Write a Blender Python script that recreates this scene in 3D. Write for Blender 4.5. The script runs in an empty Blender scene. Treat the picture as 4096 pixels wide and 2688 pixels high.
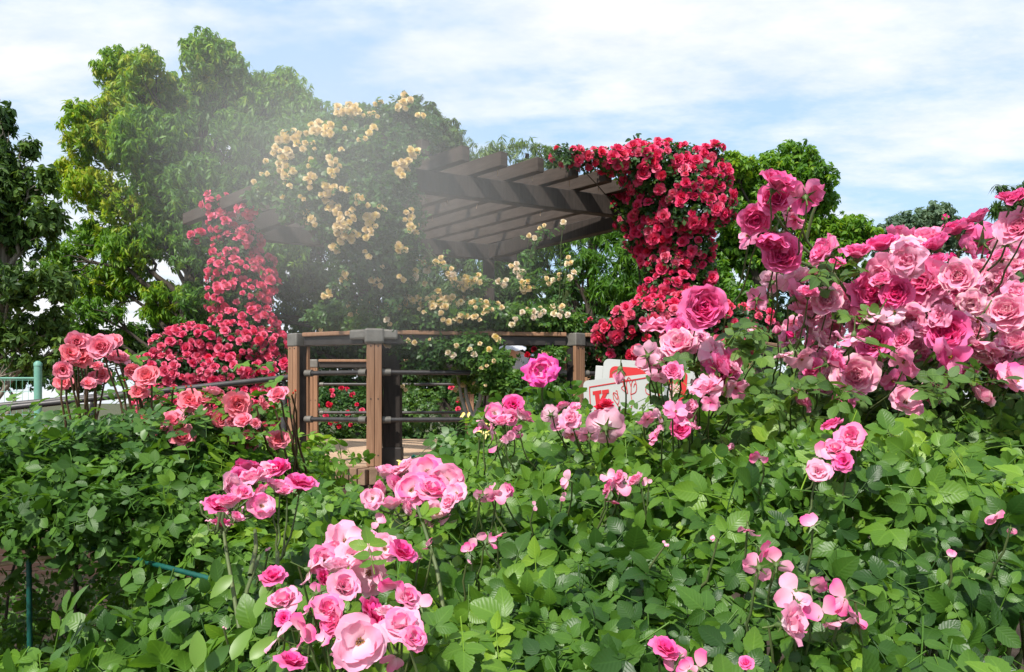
import bpy, bmesh, math, random
import numpy as np
from mathutils import Vector, Matrix, Quaternion

# ------------------------------------------------------------------ scene, camera model
S = bpy.context.scene
COL = S.collection
FPX, CX, HY, CAMZ = 804.0, 512.0, 402.0, 1.55      # focal length in pixels, centre column, horizon row, eye height
rng = np.random.default_rng(11)
random.seed(4)

def P(px, py, d):
    """A picture direction at a real distance d (metres along +Y) as a world point."""
    return np.array([(px - CX) / FPX * d, d, CAMZ + (HY - py) / FPX * d])

def unit(v):
    v = np.asarray(v, float)
    n = np.linalg.norm(v, axis=-1, keepdims=True)
    return v / np.maximum(n, 1e-9)

# ------------------------------------------------------------------ object helpers
def tag(o, label=None, cat=None, group=None, kind=None):
    if label: o['label'] = label
    if cat: o['category'] = cat
    if group: o['group'] = group
    if kind: o['kind'] = kind
    return o

def thing(name, label, cat, loc=(0, 0, 0), group=None):
    o = bpy.data.objects.new(name, None)
    o.empty_display_size = 0.1
    o.location = tuple(float(a) for a in loc)
    COL.objects.link(o)
    return tag(o, label, cat, group)

def adopt(o, parent):
    """Parent o keeping its world coordinates (parents are never rotated)."""
    if parent is not None:
        o.parent = parent
        if parent.type == 'EMPTY': o.matrix_parent_inverse = Matrix.Translation(-parent.location)
    return o

class Acc:
    """Collects arrays of vertices and faces and links them as one mesh object."""
    def __init__(self):
        self.V, self.F, self.UV, self.T, self.n = [], [], [], [], 0
    def add(self, V, F, UV=None, T=None, m=0):
        V = np.asarray(V, np.float32).reshape(-1, 3)
        F = np.asarray(F, np.int64)
        k = len(V)
        self.V.append(V); self.F.append((F + self.n, m))
        self.UV.append(np.zeros((k, 2), np.float32) if UV is None else np.asarray(UV, np.float32))
        self.T.append(np.full(k, 0.5, np.float32) if T is None else np.broadcast_to(np.asarray(T, np.float32), (k,)))
        self.n += k
        return self
    def mesh(self, name, mats, smooth=False):
        V = np.concatenate(self.V); UV = np.concatenate(self.UV); T = np.concatenate(self.T)
        loops = np.concatenate([f.ravel() for f, _ in self.F]).astype(np.int32)
        tot = np.concatenate([np.full(len(f), f.shape[1], np.int32) for f, _ in self.F])
        mi = np.concatenate([np.full(len(f), m, np.int32) for f, m in self.F])
        st = np.concatenate([[0], np.cumsum(tot)[:-1]]).astype(np.int32)
        me = bpy.data.meshes.new(name)
        me.vertices.add(len(V)); me.vertices.foreach_set('co', V.ravel())
        me.loops.add(len(loops)); me.loops.foreach_set('vertex_index', loops)
        me.polygons.add(len(tot)); me.polygons.foreach_set('loop_start', st)
        me.polygons.foreach_set('loop_total', tot)
        me.polygons.foreach_set('material_index', mi)
        me.update(calc_edges=True)
        uvl = me.uv_layers.new(name='UVMap')
        uvl.data.foreach_set('uv', UV[loops].astype(np.float32).ravel())
        at = me.attributes.new('tint', 'FLOAT', 'POINT')
        at.data.foreach_set('value', T.astype(np.float32))
        me.polygons.foreach_set('use_smooth', np.full(len(tot), bool(smooth)))
        for m in (mats if isinstance(mats, (list, tuple)) else [mats]): me.materials.append(m)
        me.update()
        return me
    def build(self, name, mats, parent=None, smooth=False, bevel=0):
        o = bpy.data.objects.new(name, self.mesh(name, mats, smooth))
        COL.objects.link(o)
        if bevel:
            b = o.modifiers.new('bevel', 'BEVEL'); b.width = bevel; b.segments = 2; b.limit_method = 'ANGLE'
        return adopt(o, parent)

BOXV = np.array([[x, y, z] for z in (-.5, .5) for y in (-.5, .5) for x in (-.5, .5)])
BOXF = np.array([[0, 2, 3, 1], [4, 5, 7, 6], [0, 1, 5, 4], [1, 3, 7, 5], [3, 2, 6, 7], [2, 0, 4, 6]])

def box(acc, c, size, rz=0.0, m=0, T=0.5):
    V = BOXV * np.asarray(size)
    ca, sa = math.cos(rz), math.sin(rz)
    V = V @ np.array([[ca, sa, 0], [-sa, ca, 0], [0, 0, 1]]) + np.asarray(c)
    acc.add(V, BOXF, T=T, m=m)

def beam(acc, a, b, w, h, m=0, T=0.5, up=(0, 0, 1)):
    """A rectangular bar from a to b, w wide, h high, centred on the line."""
    a, b = np.asarray(a, float), np.asarray(b, float)
    x = unit(b - a); up = (0, 1, 0) if abs(x[2]) > .99 else up; y = unit(np.cross(up, x)); z = np.cross(x, y)
    L = np.linalg.norm(b - a)
    V = (BOXV * [L, w, h]) @ np.array([x, y, z]) + (a + b) / 2
    acc.add(V, BOXF, T=T, m=m)

def tube(acc, pts, rad, sides=6, m=0, T=0.5, cap=True):
    pts = np.asarray(pts, float); n = len(pts)
    rad = np.broadcast_to(np.asarray(rad, float), (n,))
    tan = unit(np.gradient(pts, axis=0))
    ref = np.array([0.31, 0.17, 0.93]) if abs(tan[0][2]) < .8 else np.array([1, 0.1, 0])
    u = unit(np.cross(tan, ref)); v = np.cross(tan, u)
    a = np.arange(sides) * 2 * math.pi / sides
    V = pts[:, None] + rad[:, None, None] * (np.cos(a)[None, :, None] * u[:, None] + np.sin(a)[None, :, None] * v[:, None])
    i = np.arange(n - 1)[:, None] * sides; j = np.arange(sides)[None]; k = (j + 1) % sides
    F = np.stack([i + j, i + k, i + sides + k, i + sides + j], -1).reshape(-1, 4)
    UV = np.stack(np.broadcast_arrays(a[None] / 6.283, np.linspace(0, 1, n)[:, None]), -1).reshape(-1, 2)
    base = acc.n
    acc.add(V.reshape(-1, 3), F, UV=UV, T=T, m=m)
    if cap:
        for e in (0, n - 1):
            ring = V[e]; c = ring.mean(0)
            acc.add(np.vstack([ring, c]), np.array([[q, (q + 1) % sides, sides] for q in range(sides)]), T=T, m=m)

def bend(a, b, sag=0.0, n=6, wob=0.0):
    a, b = np.asarray(a, float), np.asarray(b, float)
    t = np.linspace(0, 1, n)[:, None]
    p = a + (b - a) * t
    p[:, 2] -= sag * 4 * (t * (1 - t))[:, 0]
    if wob: p[1:-1] += rng.normal(0, wob, (n - 2, 3))
    return p

# ------------------------------------------------------------------ materials
def mat(name):
    m = bpy.data.materials.new(name); m.use_nodes = True
    nt = m.node_tree; nt.nodes.clear()
    out = nt.nodes.new('ShaderNodeOutputMaterial')
    return m, nt, out

def nd(nt, typ, **kw):
    n = nt.nodes.new(typ)
    for k, v in kw.items():
        if k in ('ins',):
            for key, val in v.items():
                if hasattr(val, 'is_output') or isinstance(val, bpy.types.NodeSocket): nt.links.new(val, n.inputs[key])
                else: n.inputs[key].default_value = val
        else: setattr(n, k, v)
    return n

def rgba(c): return (c[0], c[1], c[2], 1.0)

def ramp(nt, fac, stops):
    r = nt.nodes.new('ShaderNodeValToRGB')
    while len(r.color_ramp.elements) < len(stops): r.color_ramp.elements.new(0.5)
    for e, (p, c) in zip(r.color_ramp.elements, stops):
        e.position = p; e.color = rgba(c) if not np.isscalar(c) else (c, c, c, 1)
    nt.links.new(fac, r.inputs[0])
    return r.outputs[0]

def mix(nt, fac, a, b, mode='MIX'):
    n = nt.nodes.new('ShaderNodeMix'); n.data_type = 'RGBA'; n.blend_type = mode
    for sock, v in ((n.inputs[0], fac), (n.inputs[6], a), (n.inputs[7], b)):
        if isinstance(v, bpy.types.NodeSocket): nt.links.new(v, sock)
        elif np.isscalar(v): sock.default_value = v
        else: sock.default_value = rgba(v)
    return n.outputs[2]

def math_(nt, op, a, b=0.0, c=0.0, clamp=False):
    n = nt.nodes.new('ShaderNodeMath'); n.operation = op; n.use_clamp = clamp
    for s, v in zip(n.inputs, (a, b, c)):
        if isinstance(v, bpy.types.NodeSocket): nt.links.new(v, s)
        else: s.default_value = v
    return n.outputs[0]

def noise(nt, scale, detail=4, rough=.55, vec=None, dim='3D'):
    n = nt.nodes.new('ShaderNodeTexNoise'); n.inputs['Scale'].default_value = scale
    n.inputs['Detail'].default_value = detail; n.inputs['Roughness'].default_value = rough
    if vec is not None: nt.links.new(vec, n.inputs['Vector'])
    return n.outputs[0]

def attr(nt, name='tint'):
    a = nt.nodes.new('ShaderNodeAttribute'); a.attribute_name = name
    return a.outputs['Fac']

def leaf_mat(name, stops, rough=.42, trans=.3, vein=.0, spec=.45, tr_gain=1.6, back=(1.25, 1.2, 1.35)):
    """Leaf: colour by leaf age (tint), paler underside, light passing through, midrib and side veins from its own UVs."""
    m, nt, out = mat(name)
    t = attr(nt)
    geo = nt.nodes.new('ShaderNodeNewGeometry')
    t2 = math_(nt, 'ADD', t, math_(nt, 'MULTIPLY', math_(nt, 'SUBTRACT', geo.outputs['Random Per Island'], .5), .35), clamp=True)
    col = ramp(nt, t2, stops)
    bump_src = None
    if vein:
        uv = nd(nt, 'ShaderNodeUVMap', uv_map='UVMap')
        sep = nt.nodes.new('ShaderNodeSeparateXYZ'); nt.links.new(uv.outputs[0], sep.inputs[0])
        au = math_(nt, 'ABSOLUTE', math_(nt, 'SUBTRACT', sep.outputs[0], .5))
        mid = ramp(nt, au, [(0.0, 1.0), (0.06, 0.0)])
        w = math_(nt, 'SINE', math_(nt, 'MULTIPLY', math_(nt, 'SUBTRACT', sep.outputs[1], math_(nt, 'MULTIPLY', au, .55)), 46.0))
        side = ramp(nt, math_(nt, 'MULTIPLY_ADD', w, .5, .5), [(0.78, 0.0), (1.0, 1.0)])
        v = math_(nt, 'ADD', math_(nt, 'MULTIPLY', mid, .40), math_(nt, 'MULTIPLY', side, .05), clamp=True)
        col = mix(nt, math_(nt, 'MULTIPLY', v, vein), col, mix(nt, 1.0, col, (1.9, 1.7, 1.9), 'MULTIPLY'))
        bump_src = math_(nt, 'ADD', math_(nt, 'MULTIPLY', w, .5), math_(nt, 'MULTIPLY', mid, -1.0))
    col = mix(nt, geo.outputs['Backfacing'], col, mix(nt, 1.0, col, back, 'MULTIPLY'))
    p = nd(nt, 'ShaderNodeBsdfPrincipled', ins={'Base Color': col, 'Roughness': rough, 'Specular IOR Level': spec})
    if bump_src is not None:
        b = nd(nt, 'ShaderNodeBump', ins={'Strength': .12, 'Distance': .002, 'Height': bump_src}); nt.links.new(b.outputs[0], p.inputs['Normal'])
    tr = nd(nt, 'ShaderNodeBsdfTranslucent', ins={'Color': mix(nt, 1.0, col, (tr_gain * 1.15, tr_gain * 1.1, tr_gain * .45), 'MULTIPLY')})
    ms = nd(nt, 'ShaderNodeMixShader', ins={0: trans, 1: p.outputs[0], 2: tr.outputs[0]})
    nt.links.new(ms.outputs[0], out.inputs[0])
    return m

def petal_mat(name, base_in, tip_in, base_out, tip_out, vary=.5, trans=.28, rough=.55, hue_alt=None, streak=.25, fade=None):
    """Petal: UV x = inner to outer petal, UV y = claw to rim; each bloom differs a little."""
    m, nt, out = mat(name)
    uv = nd(nt, 'ShaderNodeUVMap', uv_map='UVMap')
    sep = nt.nodes.new('ShaderNodeSeparateXYZ'); nt.links.new(uv.outputs[0], sep.inputs[0])
    v = sep.outputs[1]
    inn = ramp(nt, v, [(0.1, base_in), (0.85, tip_in)])
    outc = ramp(nt, v, [(0.1, base_out), (0.9, tip_out)])
    oi = nt.nodes.new('ShaderNodeObjectInfo')
    r = math_(nt, 'ADD', math_(nt, 'MULTIPLY', oi.outputs['Random'], .6), math_(nt, 'MULTIPLY', attr(nt), .4))
    x = math_(nt, 'ADD', sep.outputs[0], math_(nt, 'MULTIPLY', math_(nt, 'SUBTRACT', r, .5), vary * 1.6), clamp=True)
    col = mix(nt, x, inn, outc)
    if hue_alt is not None:
        col = mix(nt, math_(nt, 'MULTIPLY', ramp(nt, r, [(.35, 0.0), (.75, 1.0)]), .75), col, mix(nt, .65, col, hue_alt))
    tc = nt.nodes.new('ShaderNodeTexCoord')
    mp = nd(nt, 'ShaderNodeMapping', ins={'Vector': uv.outputs[0], 'Scale': (22, 1.6, 1)})
    n = noise(nt, 3.0, 3, .6, mp.outputs[0])
    col = mix(nt, math_(nt, 'MULTIPLY', math_(nt, 'SUBTRACT', n, .42, clamp=True), streak * 2), col, mix(nt, 1.0, col, (.72, .45, .62), 'MULTIPLY'))
    if fade is not None:
        col = mix(nt, math_(nt, 'MULTIPLY', ramp(nt, v, [(.86, 0.0), (1.0, 1.0)]), ramp(nt, oi.outputs['Random'], [(.6, 0.0), (.8, .7)])), col, fade)
    p = nd(nt, 'ShaderNodeBsdfPrincipled', ins={'Base Color': col, 'Roughness': min(rough + .2, .8), 'Specular IOR Level': .14})
    tr = nd(nt, 'ShaderNodeBsdfTranslucent', ins={'Color': mix(nt, 1.0, col, (1.1, 1.0, 1.0), 'MULTIPLY')})
    ms = nd(nt, 'ShaderNodeMixShader', ins={0: trans, 1: p.outputs[0], 2: tr.outputs[0]})
    nt.links.new(ms.outputs[0], out.inputs[0])
    return m

def plain(name, c1, c2=None, scale=8, rough=.7, metal=0.0, bump=.0, spec=.4, stretch=None, bscale=None):
    m, nt, out = mat(name)
    tc = nt.nodes.new('ShaderNodeTexCoord'); vec = tc.outputs['Object']
    if stretch:
        mp = nd(nt, 'ShaderNodeMapping', ins={'Vector': vec, 'Scale': stretch}); vec = mp.outputs[0]
    n = noise(nt, scale, 6, .6, vec)
    col = ramp(nt, n, [(.3, c1), (.72, c2 or c1)])
    col = mix(nt, math_(nt, 'MULTIPLY', math_(nt, 'SUBTRACT', attr(nt), .5), 1.0), col, mix(nt, 1.0, col, (1.6, 1.5, 1.4), 'MULTIPLY'))
    p = nd(nt, 'ShaderNodeBsdfPrincipled', ins={'Base Color': col, 'Roughness': rough, 'Metallic': metal, 'Specular IOR Level': spec})
    if bump:
        b = nd(nt, 'ShaderNodeBump', ins={'Strength': bump, 'Distance': .004, 'Height': noise(nt, bscale or scale * 4, 5, .6, vec)})
        nt.links.new(b.outputs[0], p.inputs['Normal'])
    nt.links.new(p.outputs[0], out.inputs[0])
    return m

def brick_mat(name, c1, c2, mortar, scale, bw=.5, rh=.25, bump=.5):
    m, nt, out = mat(name)
    tc = nt.nodes.new('ShaderNodeTexCoord')
    uv = nd(nt, 'ShaderNodeUVMap', uv_map='UVMap')
    b = nd(nt, 'ShaderNodeTexBrick', ins={'Vector': uv.outputs[0], 'Color1': rgba(c1), 'Color2': rgba(c2), 'Mortar': rgba(mortar), 'Scale': scale,
                                         'Mortar Size': .012, 'Brick Width': bw, 'Row Height': rh, 'Bias': -.1})
    n = noise(nt, 3.5, 6, .65, tc.outputs['Object'])
    n2 = noise(nt, 60, 3, .6, tc.outputs['Object'])
    col = mix(nt, ramp(nt, n, [(.3, 0.0), (.7, .55)]), b.outputs[0], mix(nt, 1.0, b.outputs[0], (.55, .52, .5), 'MULTIPLY'))
    col = mix(nt, math_(nt, 'MULTIPLY', n2, .35), col, mix(nt, 1.0, col, (1.5, 1.4, 1.3), 'MULTIPLY'))
    p = nd(nt, 'ShaderNodeBsdfPrincipled', ins={'Base Color': col, 'Roughness': .85, 'Specular IOR Level': .2})
    h = math_(nt, 'ADD', math_(nt, 'MULTIPLY', b.outputs[1], -1.0), math_(nt, 'MULTIPLY', n2, .4))
    bp = nd(nt, 'ShaderNodeBump', ins={'Strength': bump, 'Distance': .006, 'Height': h}); nt.links.new(bp.outputs[0], p.inputs['Normal'])
    nt.links.new(p.outputs[0], out.inputs[0])
    return m

M = {}
# foliage
M['leaf_front'] = leaf_mat('rose_leaf_front', [(0, (.022, .066, .011)), (.3, (.057, .138, .017)), (.65, (.106, .214, .022)), (.94, (.17, .30, .024)), (1, (.19, .31, .03))], .40, .31, .85, .34)
M['leaf_grey'] = leaf_mat('rose_leaf_grey', [(0, (.034, .078, .020)), (.4, (.064, .130, .028)), (.75, (.10, .188, .030)), (1, (.18, .28, .03))], .5, .27, .9, .3)
M['leaf_hedge'] = leaf_mat('rose_leaf_hedge', [(0, (.030, .082, .012)), (.4, (.062, .145, .018)), (.75, (.105, .215, .022)), (1, (.20, .32, .03))], .46, .28, .8, .32)
M['leaf_small'] = leaf_mat('climber_leaf', [(0, (.014, .045, .012)), (.5, (.035, .095, .022)), (1, (.10, .19, .03))], .42, .3)
M['leaf_lime'] = leaf_mat('fresh_leaf', [(0, (.03, .09, .02)), (.5, (.075, .17, .03)), (1, (.17, .29, .04))], .42, .32)
M['leaf_tree'] = leaf_mat('camphor_leaf', [(0, (.024, .072, .010)), (.4, (.062, .158, .014)), (.7, (.120, .245, .016)), (.9, (.22, .34, .018)), (1, (.30, .33, .025))], .45, .34, 0, .3)
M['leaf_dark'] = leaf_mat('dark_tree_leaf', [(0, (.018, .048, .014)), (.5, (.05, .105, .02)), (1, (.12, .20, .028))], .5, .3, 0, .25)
M['leaf_mid'] = leaf_mat('mid_tree_leaf', [(0, (.03, .07, .018)), (.5, (.07, .14, .026)), (1, (.15, .21, .035))], .45, .3)
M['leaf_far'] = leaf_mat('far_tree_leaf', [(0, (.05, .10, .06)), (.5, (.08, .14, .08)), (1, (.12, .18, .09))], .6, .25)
# petals
M['pink'] = petal_mat('pink_rose_petal', (.82, .06, .29), (.87, .17, .42), (.91, .43, .61), (.89, .29, .53), .75, .34, .5, (.92, .50, .60), .18, (.92, .72, .68))
M['pinkdeep'] = petal_mat('deep_pink_rose_petal', (.80, .022, .22), (.85, .06, .31), (.88, .20, .45), (.87, .21, .46), .6, .32, .5, None, .2)
M['pinkpale'] = petal_mat('faded_pink_rose_petal', (.84, .12, .34), (.89, .34, .52), (.92, .56, .70), (.89, .38, .58), .7, .34, .5, (.92, .68, .76), .14, (.90, .78, .62))
M['loose'] = petal_mat('loose_petal', (.90, .48, .60), (.85, .10, .34), (.91, .52, .62), (.87, .18, .42), .6, .34, .5, (.92, .60, .68), .1)
M['angela'] = petal_mat('cluster_rose_petal', (.92, .62, .70), (.87, .13, .37), (.93, .74, .79), (.89, .28, .50), .6, .34, .5, (.93, .70, .76), .1)
M['coral'] = petal_mat('coral_rose_petal', (.89, .17, .22), (.90, .26, .36), (.92, .46, .56), (.91, .38, .51), .6, .3, .5, (.88, .15, .13), .2)
M['rosered'] = petal_mat('rose_red_petal', (.74, .02, .09), (.81, .045, .16), (.86, .13, .28), (.83, .09, .22), .7, .28, .5, (.88, .36, .46), .3)
M['red'] = petal_mat('red_climber_petal', (.70, .012, .04), (.78, .025, .08), (.82, .07, .17), (.79, .05, .14), .7, .28, .5, (.85, .27, .38), .3)
M['crimson'] = petal_mat('crimson_petal', (.58, .005, .022), (.68, .012, .04), (.74, .03, .085), (.70, .022, .065), .6, .22, .5, (.72, .06, .16), .3)
M['yellow'] = petal_mat('yellow_rose_petal', (.90, .66, .12), (.90, .74, .24), (.91, .82, .48), (.90, .66, .42), .7, .28, .55, (.90, .78, .46), .2)
M['cream'] = petal_mat('cream_rose_petal', (.88, .72, .38), (.90, .80, .54), (.91, .86, .70), (.90, .76, .62), .7, .28, .55, (.88, .76, .60), .2)
M['magenta'] = petal_mat('magenta_striped_petal', (.91, .55, .68), (.86, .05, .36), (.90, .48, .66), (.87, .10, .44), .3, .3, .5, None, .35)
M['sepal'] = leaf_mat('sepal', [(0, (.06, .12, .03)), (1, (.16, .22, .06))], .5, .2)
M['budred'] = petal_mat('orange_bud_petal', (.70, .05, .02), (.72, .09, .05), (.74, .1, .06), (.72, .08, .06), .3, .15)
M['stamen'] = plain('stamen', (.45, .25, .04), (.25, .10, .02), 40, .7)
# wood, metal, stone
M['bark'] = plain('bark', (.035, .026, .02), (.085, .07, .054), 6, .9, 0, .8, .2, (6, 6, 1.2))
M['barkgrey'] = plain('grey_bark', (.13, .11, .085), (.28, .25, .2), 9, .9, 0, .6, .2, (5, 5, 1))
M['palestem'] = plain('pale_grey_stem', (.34, .31, .26), (.50, .46, .40), 9, .85, 0, .4, .2, (5, 5, 1))
M['cane'] = plain('green_cane', (.06, .10, .03), (.11, .13, .045), 12, .55, 0, .2)
M['canered'] = plain('reddish_cane', (.075, .030, .018), (.10, .065, .03), 12, .55, 0, .2)
M['darkwood'] = plain('dark_stained_timber', (.022, .017, .014), (.05, .038, .031), 5, .75, 0, .5, .3, (9, 9, 1.0), 22)
M['rafterwood'] = plain('weathered_brown_timber', (.040, .028, .021), (.078, .058, .046), 4, .8, 0, .5, .25, (1.2, 1.2, 8), 20)
M['brownboard'] = plain('brown_timber_board', (.23, .118, .066), (.36, .198, .114), 5, .65, 0, .35, .35, (14, 14, .7), 26)
M['steel'] = plain('dark_brown_steel', (.030, .025, .023), (.052, .044, .04), 10, .5, .2, .15, .4)
M['pipe'] = plain('painted_pipe', (.040, .037, .038), (.075, .068, .066), 16, .42, .25, .1, .5)
M['capmetal'] = plain('grey_cast_metal', (.14, .13, .115), (.23, .215, .19), 14, .55, .3, .25, .4)
M['greenpost'] = plain('pale_green_paint', (.10, .27, .21), (.16, .34, .27), 10, .5, 0, .1)
M['stake'] = plain('green_coated_stake', (.004, .055, .042), (.008, .095, .070), 30, .4, 0, .3)
M['bamboo'] = plain('bamboo', (.27, .17, .10), (.46, .35, .23), 6, .6, 0, .2, .4, (1, 8, 8))
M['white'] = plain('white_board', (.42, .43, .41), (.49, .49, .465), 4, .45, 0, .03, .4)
M['signred'] = plain('red_sign_paint', (.50, .02, .025), (.56, .03, .03), 6, .45)
M['soil'] = plain('soil', (.022, .016, .012), (.07, .052, .038), 5, .95, 0, 1.0, .1, None, 30)
M['grassland'] = plain('ground', (.05, .065, .03), (.12, .11, .07), .8, .95, 0, .6, .1, None, 9)
M['skin'] = plain('skin', (.50, .30, .21), (.56, .35, .25), 12, .5)
M['shirt'] = plain('pale_shirt', (.55, .58, .66), (.66, .68, .74), 20, .8, 0, .2)
M['navy'] = plain('navy_cloth', (.012, .016, .035), (.03, .035, .06), 20, .85, 0, .2)
M['hat'] = plain('white_hat_cloth', (.66, .68, .76), (.76, .77, .82), 14, .85, 0, .2)
M['black'] = plain('black', (.015, .015, .016), (.03, .03, .03), 10, .6)
M['hair'] = plain('black_hair', (.012, .01, .009), (.03, .025, .02), 30, .5)
M['paving'] = brick_mat('terrace_paving', (.54, .38, .26), (.49, .34, .23), (.46, .33, .235), 4.0, .5, .25, .35)
M['wallbrick'] = brick_mat('brown_brick', (.082, .046, .035), (.055, .033, .026), (.095, .08, .066), 4.0, .86, .30, .6)
M['edgebrick'] = plain('edging_brick', (.14, .085, .055), (.30, .195, .13), 7, .88, 0, .7, .2)

def flower_photo_mat():
    m, nt, out = mat('printed_flower_photo')
    tc = nt.nodes.new('ShaderNodeTexCoord')
    v = nd(nt, 'ShaderNodeTexVoronoi', ins={'Vector': tc.outputs['Object'], 'Scale': 60.0})
    n = noise(nt, 40, 4, .6, tc.outputs['Object'])
    f = math_(nt, 'ADD', v.outputs['Distance'], math_(nt, 'MULTIPLY', n, .6))
    c = ramp(nt, f, [(.2, (.75, .10, .14)), (.5, (.55, .02, .04)), (.72, (.80, .62, .58)), (.9, (.25, .18, .08))])
    p = nd(nt, 'ShaderNodeBsdfPrincipled', ins={'Base Color': c, 'Roughness': .4}); nt.links.new(p.outputs[0], out.inputs[0])
    return m
M['print'] = flower_photo_mat()
EXPO, CLX, CLY = 0.78, 7.7, 0.9
# ------------------------------------------------------------------ leaf templates
def leaflet(L=1.0, W=.62, seg=8, fold=.16, droop=.18, serr=.05, twist=0.0):
    """One rose leaflet along +x, lying about the xy plane."""
    s = np.linspace(0, 1, seg + 1)
    w = W / 2 * np.sin(math.pi * np.clip(s, 0, 1) ** .80) ** .68
    w[0] = .02; w[-1] = 0.0
    if serr: w[1:-1] *= 1 + serr * np.where(np.arange(1, seg) % 2, 1, -1)
    x = s * L; z = -droop * L * s ** 2
    V = np.zeros((seg + 1, 3, 3))
    V[:, 0] = np.stack([x, w, z + fold * w], -1)
    V[:, 1] = np.stack([x, 0 * w, z], -1)
    V[:, 2] = np.stack([x, -w, z + fold * w], -1)
    if twist:
        a = twist * s; c, sn = np.cos(a)[:, None], np.sin(a)[:, None]
        y, zz = V[..., 1].copy(), V[..., 2].copy()
        V[..., 1] = y * c - (zz - z[:, None]) * sn; V[..., 2] = y * sn + (zz - z[:, None]) * c + z[:, None]
    i = np.arange(seg)[:, None] * 3
    F = np.concatenate([np.hstack([i + 1, i + 4, i + 3, i]), np.hstack([i + 2, i + 5, i + 4, i + 1])])
    UV = np.stack([np.broadcast_to([1, .5, 0], (seg + 1, 3)), np.broadcast_to(s[:, None], (seg + 1, 3))], -1)
    return V.reshape(-1, 3), F, UV.reshape(-1, 2)

def place(V, ang, off, pitch=0.0, roll=0.0, sc=1.0):
    c, s = math.cos(roll), math.sin(roll); V = V @ np.array([[1, 0, 0], [0, c, s], [0, -s, c]])
    c, s = math.cos(pitch), math.sin(pitch); V = V @ np.array([[c, 0, -s], [0, 1, 0], [s, 0, c]])
    c, s = math.cos(ang), math.sin(ang); V = V @ np.array([[c, s, 0], [-s, c, 0], [0, 0, 1]])
    return V * sc + np.asarray(off)

def compound(seg=8, serr=.05, r=None, n=5, stem=True):
    """A pinnate rose leaf of n leaflets; a leaflet is about one unit long."""
    r = r or np.random.default_rng(1)
    parts = []
    spots = [(1.35, 0.0)] + [(1.22, 1), (1.22, -1)] + ([(.62, 1), (.62, -1)] if n >= 5 else []) + ([(.1, 1), (.1, -1)] if n >= 7 else [])
    for x, sd in spots:
        sc = (1.0 if sd == 0 else (.88 if x > 1 else .68)) * r.uniform(.88, 1.1)
        V, F, UV = leaflet(1, r.uniform(.60, .80), seg, r.uniform(-.05, .36), r.uniform(-.12, .45), serr, r.uniform(-.8, .8))
        ang = 0 if sd == 0 else sd * r.uniform(.95, 1.35)
        V = place(V, ang + r.normal(0, .08), (x - .55, sd * .04, -.1 * x * x * .3), r.normal(.05, .2), sd * r.uniform(-.2, .35) + r.normal(0, .12), sc)
        parts.append((V, F, UV))
    if stem:
        a = Acc(); tube(a, [(-.9, 0, -.12), (0, 0, .0), (.85, 0, -.06)], [.035, .028, .02], 3, cap=False)
        parts.append((a.V[0], a.F[0][0], np.tile([.5, .05], (len(a.V[0]), 1))))
    return parts

def merge(parts):
    V, F, UV, n = [], [], [], 0
    for v, f, u in parts:
        V.append(v); F.append(np.asarray(f) + n); UV.append(u); n += len(v)
    return np.concatenate(V), np.concatenate(F), np.concatenate(UV)

_r = np.random.default_rng(7)
COMP_HI = [merge(compound(10, .06, _r, n_)) for n_ in (5, 5, 5, 7, 7, 3, 5, 7, 5, 3)]
COMP_MD = [merge(compound(4, 0, _r, n_)) for n_ in (5, 5, 7, 5, 7, 3)]
COMP_LO = [merge(compound(2, 0, _r, stem=False)) for _ in range(5)]
SINGLE = [leaflet(1, .45, 6, .2, .3, 0, t) for t in (-.4, 0, .5)]

def tuft(r, n=9, W=.34, droop=.35, seg=2):
    """A spray of narrow drooping tree leaves round a twig end."""
    parts = []
    for k in range(n):
        V, F, UV = leaflet(1, W * r.uniform(.8, 1.2), seg, .25, droop * r.uniform(.5, 1.5), 0, r.uniform(-.6, .6))
        V = place(V, k * 2.4 + r.normal(0, .3), (0, 0, -.05 * k), r.uniform(.05, 1.15), r.normal(0, .3), r.uniform(.65, 1.1))
        parts.append((V, F, UV))
    return merge(parts)

TUFT = [tuft(_r, 12, .30, .45) for _ in range(7)]
TUFT_B = [tuft(_r, 9, .46, .25) for _ in range(6)]       # broader, stiffer leaves
TUFT_F = [tuft(_r, 9, .2, .5) for _ in range(5)]        # feathery

def scatter(acc, temps, pos, nrm, along, scale, tint, m=0):
    """Copies of leaf templates: local z to nrm, local x towards along."""
    pos = np.asarray(pos); nrm = unit(nrm)
    x = unit(along - (along * nrm).sum(-1, keepdims=True) * nrm); y = np.cross(nrm, x)
    R = np.stack([x, y, nrm], 1)
    which = rng.integers(0, len(temps), len(pos))
    scale = np.broadcast_to(scale, (len(pos),)); tint = np.broadcast_to(tint, (len(pos),))
    for k, (V, F, UV) in enumerate(temps):
        s = np.nonzero(which == k)[0]
        if not len(s): continue
        W = np.einsum('vi,nij->nvj', V, R[s]) * scale[s, None, None] + pos[s, None]
        FF = F[None] + (np.arange(len(s)) * len(V))[:, None, None]
        acc.add(W.reshape(-1, 3), FF.reshape(-1, F.shape[1]), np.tile(UV, (len(s), 1)), np.repeat(tint[s], len(V)), m)

# ------------------------------------------------------------------ cheap smooth 3-D noise (sum of sines) for clumps
_ph = np.random.default_rng(3).uniform(0, 6.28, (3, 9)); _fr = np.random.default_rng(5).normal(0, 1, (9, 3))
def clump(p, f):
    q = np.asarray(p) @ (_fr.T * f)
    return np.sin(q + _ph[0]).sum(-1) / 3.0

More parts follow.
